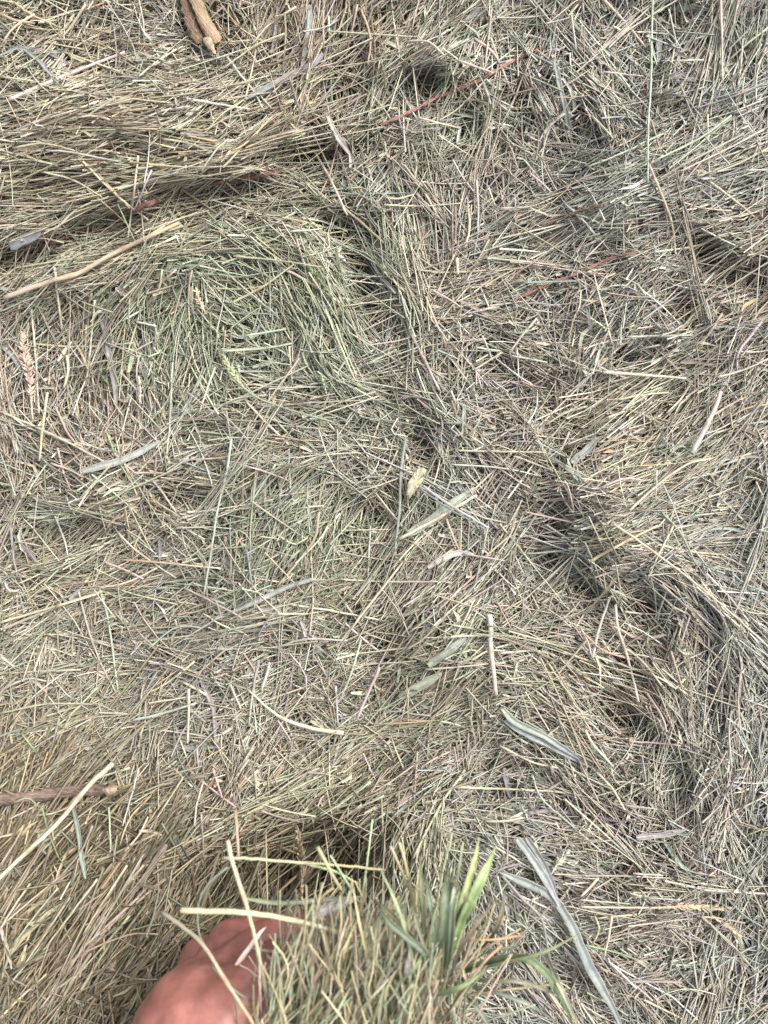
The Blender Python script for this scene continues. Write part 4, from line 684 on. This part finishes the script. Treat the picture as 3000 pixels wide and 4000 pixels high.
HL = [([(705, 3555, .185), (970, 3566, .18), (1180, 3602, .17), (1345, 3652, .16), (1480, 3720, .14)], 23, 'y', 'lg', 0, 'thick yellow straw with a rounded cut end'),
      ([(890, 3282, .175), (905, 3362, .177), (958, 3520, .18), (1000, 3680, .178), (1035, 3850, .17), (1055, 4010, .155)], 17, 'y', 'lg', 2, 'yellow straw standing across the thick one'),
      ([(872, 3352, .165), (1000, 3355, .165), (1150, 3368, .16), (1300, 3378, .15), (1500, 3398, .135)], 12, 'lg', 'y', 1, None),
      ([(1140, 3366, .158), (1200, 3376, .155), (1300, 3402, .15), (1400, 3450, .14)], 10, 'lg', None, 0, None),
      ([(632, 3562, .16), (720, 3625, .165), (795, 3692, .172), (880, 3830, .178), (985, 3995, .17), (1010, 4080, .16)], 16, 't', 'y', 1, 'tan straw leaning over the back of the hand'),
      ([(890, 3388, .15), (815, 3450, .15), (778, 3525, .15), (772, 3610, .15), (800, 3700, .155), (900, 3850, .165), (930, 4020, .16)], 9, 'g', 'ol', 0, None),
      ([(920, 3165, .12), (925, 3250, .125), (932, 3345, .13)], 15, 't', None, 0, None),
      ([(1240, 3308, .16), (1290, 3400, .16), (1340, 3490, .155)], 16, 't', 'y', 0, None),
      ([(1290, 3340, .15), (1400, 3520, .15), (1500, 3700, .14), (1560, 3850, .12)], 9, 'lg', 'g', 0, None),
      ([(1305, 3468, .15), (1260, 3500, .152), (1235, 3555, .153), (1200, 3620, .15)], 12, 'y', None, 0, None),
      ([(1525, 3305, .15), (1560, 3380, .15), (1605, 3490, .145)], 12, 'y', None, 0, None),
      ([(1560, 3290, .15), (1590, 3400, .15), (1640, 3620, .14), (1660, 3760, .12)], 11, 'y', 'lg', 1, None),
      ([(1455, 3200, .13), (1430, 3400, .14), (1405, 3560, .14), (1390, 3700, .13)], 9, 'lg', None, 1, None),
      ([(1765, 3255, .15), (1720, 3450, .15), (1690, 3640, .14), (1670, 3880, .11)], 9, 'lg', 'g', 1, None),
      ([(1560, 3500, .14), (1490, 3600, .145), (1440, 3660, .14)], 10, 'y', None, 0, None),
      ([(1960, 3690, .15), (1880, 3770, .155), (1800, 3890, .155), (1700, 4020, .145)], 13, 'og', 'y', 1, 'orange-tan stalk bending over the root of the green clump'),
      ([(2035, 3655, .13), (1940, 3670, .14), (1830, 3672, .14)], 11, 'og', None, 0, None),
      ([(1130, 3780, .17), (1145, 3900, .165), (1150, 4040, .15)], 9, 'g', None, 0, None),
      ([(1300, 3660, .16), (1250, 3780, .165), (1190, 3900, .16)], 11, 'y', None, 0, None),
      ([(1480, 3640, .15), (1490, 3560, .155), (1500, 3480, .15)], 8, 'lg', None, 0, None),
      ([(1320, 3760, .16), (1260, 3900, .16), (1220, 3990, .155)], 13, 'og', None, 0, None),
      ([(1380, 3560, .15), (1375, 3700, .155), (1365, 3830, .155), (1395, 3900, .15)], 10, 'gs', None, 0, None),
      ([(1210, 3760, .16), (1100, 3985, .16)], 7, 'lg', None, 0, None),
      ([(1300, 3985, .155), (1370, 4020, .15)], 15, 'sv', None, 0, None),
      ([(1410, 3800, .155), (1560, 3820, .15), (1710, 3850, .14)], 9, 'y', None, 0, None),
      ([(1460, 3670, .15), (1540, 3700, .15), (1590, 3720, .145)], 14, 'pk', None, 0, None)]
for pts, wd, c, rp, j, lab in HL: held(tuft, pts, wd, c, False, rp, j, label=lab)
held(tuft, [(965, 3510, .15), (1060, 3525, .155), (1160, 3522, .155), (1300, 3512, .15), (1450, 3500, .14)], 16, 'lg', True, 'gs', fold=.6)
held(tuft, [(1185, 3592, .165), (1250, 3560, .168), (1330, 3528, .165), (1380, 3515, .16)], 34, 'mv', True, 'sv', tip=(.8, .4), label='flat grey leaf strip with fine ribs')
held(tuft, [(920, 3770, .172), (960, 3720, .172), (1010, 3650, .168), (1040, 3620, .165)], 15, 'pk', True, 'wt')
held(tuft, [(1510, 3950, .15), (1560, 3860, .155), (1590, 3790, .15)], 14, 'mv', True, 'wt')
for i in range(150):
    bx = rng.uniform(1010, 1800); by = rng.uniform(3880, 4150); tx = bx+rng.normal(0, 90)+(bx-1400)*.15; ln = rng.uniform(200, 620)
    a = math.radians(rng.normal(82, 24)); z0 = rng.uniform(.125, .178); x1, y1 = bx+ln*math.cos(a), by-ln*math.sin(a)
    y1 = max(y1, rng.uniform(3330, 3560)+max(0, 1380-x1)*.75)
    held(tuft, [(bx, by, z0-.02), ((bx+x1)/2+rng.normal(0, 16), (by+y1)/2, z0), (x1, y1, z0-rng.uniform(-.01, .02))], rng.uniform(5, 9), rng.choice(['lg', 'y', 'y', 'g', 'ol', 't', 'pk', 'y2', 'go', 'g', 'lg', 'gs', 'ol']), joints=0)
for i in range(16):
    bx, by = rng.uniform(1020, 1700), rng.uniform(3560, 4050); a = rng.uniform(0, math.pi); ln = rng.uniform(50, 150); z0 = rng.uniform(.13, .165)
    if by < 3700 and bx < 1100: continue
    held(tuft, [(bx, by, z0), (bx+ln*.5*math.cos(a)+rng.normal(0, 6), by-ln*.5*math.sin(a), z0+.003), (bx+ln*math.cos(a), by-ln*math.sin(a), z0)], rng.uniform(8, 17), rng.choice(['pk', 'y2', 't', 'mv', 'wt', 'lg']), True, fold=.4)
n = 2200; bx = rng.uniform(1000, 1800, n); by = rng.uniform(3660, 4250, n); k = by > 3640+np.abs(bx-1420)*.3+np.where(bx < 1180, 120, 0); bx, by = bx[k], by[k]; n = len(bx)
a = np.radians(rng.normal(80, 24, n)); ln = rng.uniform(60, 300, n); t = np.linspace(-.5, .5, 5)[None]
X = bx[:, None]+ln[:, None]*np.cos(a)[:, None]*t+rng.normal(0, 12, (n, 1))*(1-4*t*t); Y = by[:, None]-ln[:, None]*np.sin(a)[:, None]*t
Z = rng.uniform(.07, .145, n)[:, None]+rng.normal(0, .006, (n, 1))*t
ci = rng.integers(0, 10, n); cc = np.array([lin(PAL[k]) for k in ('lg', 'y', 'g', 'ol', 't', 'y2', 'go', 'pk', 't2', 'g2')])[ci]*np.exp(rng.normal(0, .1, (n, 1)))
pl = Pile(); m = n*2//3; pl.add(tubes(wpt(X, Y, Z)[:m], np.full((m, 5), .0005), cc[:m], 3)); pl.add(blades(wpt(X, Y, Z)[m:], np.full((n-m, 5), .0015)*(1.1-2*np.abs(t)), rng.normal(0, .8, (n-m, 1))+t*0, np.full((n-m, 5), .5), cc[m:]))
n = 600; bx = rng.uniform(1010, 1690, n); by = rng.uniform(3600, 4200, n); k = by > 3560+np.abs(bx-1420)*.2+np.where(bx < 1120, (1120-bx)*2.2, 0); bx, by = bx[k], by[k]; n = len(bx)
a = np.radians(rng.normal(80, 19, n)); ln = rng.uniform(120, 380, n)
X = bx[:, None]+ln[:, None]*np.cos(a)[:, None]*t+rng.normal(0, 14, (n, 1))*(1-4*t*t); Y = by[:, None]-ln[:, None]*np.sin(a)[:, None]*t; Z = rng.uniform(.15, .178, n)[:, None]+rng.normal(0, .004, (n, 1))*t
ci = rng.integers(0, 10, n); cc = np.array([rich(lin(PAL[k])) for k in ('lg', 'y', 'g', 'ol', 't', 'y', 'y2', 'lg', 't2', 'g')])[ci]*np.exp(rng.normal(0, .1, (n, 1)))
m = n*3//4; pl.add(tubes(wpt(X, Y, Z)[:m], np.full((m, 5), .00045), cc[:m], 3)); pl.add(blades(wpt(X, Y, Z)[m:], np.full((n-m, 5), .0013)*(1.1-2*np.abs(t)), rng.normal(0, .8, (n-m, 1))+t*0, np.full((n-m, 5), .5), cc[m:]))
o = link('fine_hay', pl.mesh('fine_hay', HAY), tuft, kind='stuff'); o.location = -tuft.location
# seed head standing in the hollow, held with the tuft
sh = seed_head('straw-coloured bristly seed head standing in the dark hollow by the hand', [(1158, 3226), (1166, 3300), (1180, 3380), (1178, 3500)], 62, 't', 130, 2.6, None, 'br', .055)
# fresh green grass clump
gc = bpy.data.objects.new('grass_clump', None); C.objects.link(gc); gc.location = wp(1740, 3800, .10)
gc['label'] = 'fresh green grass clump fanning up beside the held hay'; gc['category'] = 'grass'
GB = [([(1752, 3760), (1785, 3640), (1835, 3520), (1890, 3410), (1938, 3302)], 32, 'fl'), ([(1760, 3740), (1785, 3600), (1810, 3500), (1850, 3370), (1872, 3270)], 22, 'fl'), ([(1728, 3775), (1735, 3650), (1745, 3520), (1755, 3395)], 40, 'fg'), ([(1745, 3770), (1762, 3620), (1768, 3500), (1775, 3410)], 24, 'g'),
      ([(1700, 3760), (1698, 3640), (1680, 3520), (1660, 3400)], 15, 'g'), ([(1670, 3750), (1655, 3600), (1645, 3450), (1640, 3330)], 14, 'fg'), ([(1720, 3790), (1640, 3700), (1540, 3620), (1470, 3540)], 24, 'g'), ([(1710, 3780), (1610, 3660), (1520, 3560), (1440, 3500)], 16, 'ol'),
      ([(1790, 3790), (1900, 3755), (2040, 3738), (2120, 3790), (2180, 3870), (2240, 4010)], 24, 'fg'), ([(1800, 3800), (1960, 3760), (2120, 3720), (2280, 3640)], 12, 'fg'), ([(1790, 3820), (1930, 3830), (2060, 3840), (2200, 3900)], 13, 'g'),
      ([(1800, 3840), (1950, 3880), (2080, 3930), (2180, 4000)], 14, 'gs'), ([(1780, 3850), (1860, 3930), (1930, 4040)], 16, 'g'), ([(1640, 3905), (1720, 3880), (1810, 3850), (1900, 3790)], 16, 'fg'), ([(1770, 3790), (1800, 3700), (1870, 3600), (1930, 3530)], 12, 'ol'),
      ([(1740, 3750), (1820, 3560), (1830, 3520), (1760, 3430), (1700, 3390)], 9, 'g2'), ([(1880, 3700), (1930, 3640), (1960, 3560), (1965, 3470)], 14, 'ol'), ([(1690, 3830), (1680, 3700), (1700, 3560), (1740, 3480)], 10, 'g'), ([(1620, 3830), (1600, 3700), (1560, 3560), (1480, 3380)], 10, 'lg'),
      ([(1600, 3860), (1590, 3780), (1595, 3730)], 18, 'gs'), ([(1500, 3900), (1560, 3840), (1620, 3780), (1660, 3700)], 10, 'g'), ([(2130, 3720), (2170, 3820), (2210, 3900), (2260, 4020)], 15, 'lg'), ([(1840, 3760), (1900, 3720), (1990, 3700), (2050, 3720)], 10, 'fg'), ([(1350, 4010), (1450, 3900), (1540, 3800)], 8, 'lg'),
      ([(1810, 3290), (1790, 3400), (1770, 3500), (1750, 3640)], 11, 'lg'), ([(1600, 3420), (1615, 3540), (1640, 3650), (1690, 3760)], 10, 'g')]
for p, wd, c in GB:
    n = len(p); zz = [.155+.03*math.sin(i/(n-1)*2.4)+rng.uniform(-.004, .004) for i in range(n)]
    if p[0][1] >= 3700 and p[0][0] > 1775: zz = [.115+.025*math.sin(i/(n-1)*2.8) for i in range(n)]
    held(gc, [(a, b, z_) for (a, b), z_ in zip(p, zz)], wd*1.12, c, True, None, roll=rng.normal(0, .3, 2), fold=.4, tip=(.6, .08))
for i in range(34):
    a = math.radians(rng.normal(80, 38)); ln = rng.uniform(120, 380); x0, y0 = 1740+rng.normal(0, 45), 3820+rng.normal(0, 40); z0 = rng.uniform(.09, .13)
    held(gc, [(x0, y0, z0), (x0+ln*.55*math.cos(a), y0-ln*.55*math.sin(a), z0+.015), (x0+ln*math.cos(a)*1.05+rng.normal(0, 18), y0-ln*math.sin(a), z0+.008)], rng.uniform(7, 13), rng.choice(['g', 'lg', 'ol', 'fg', 'y', 't']), rng.random() < .6)
print('singled out', CNT[0], 'labels', len(USED), 'tris', sum(len(o.data.polygons)*2 for o in bpy.data.objects if o.type == 'MESH'))
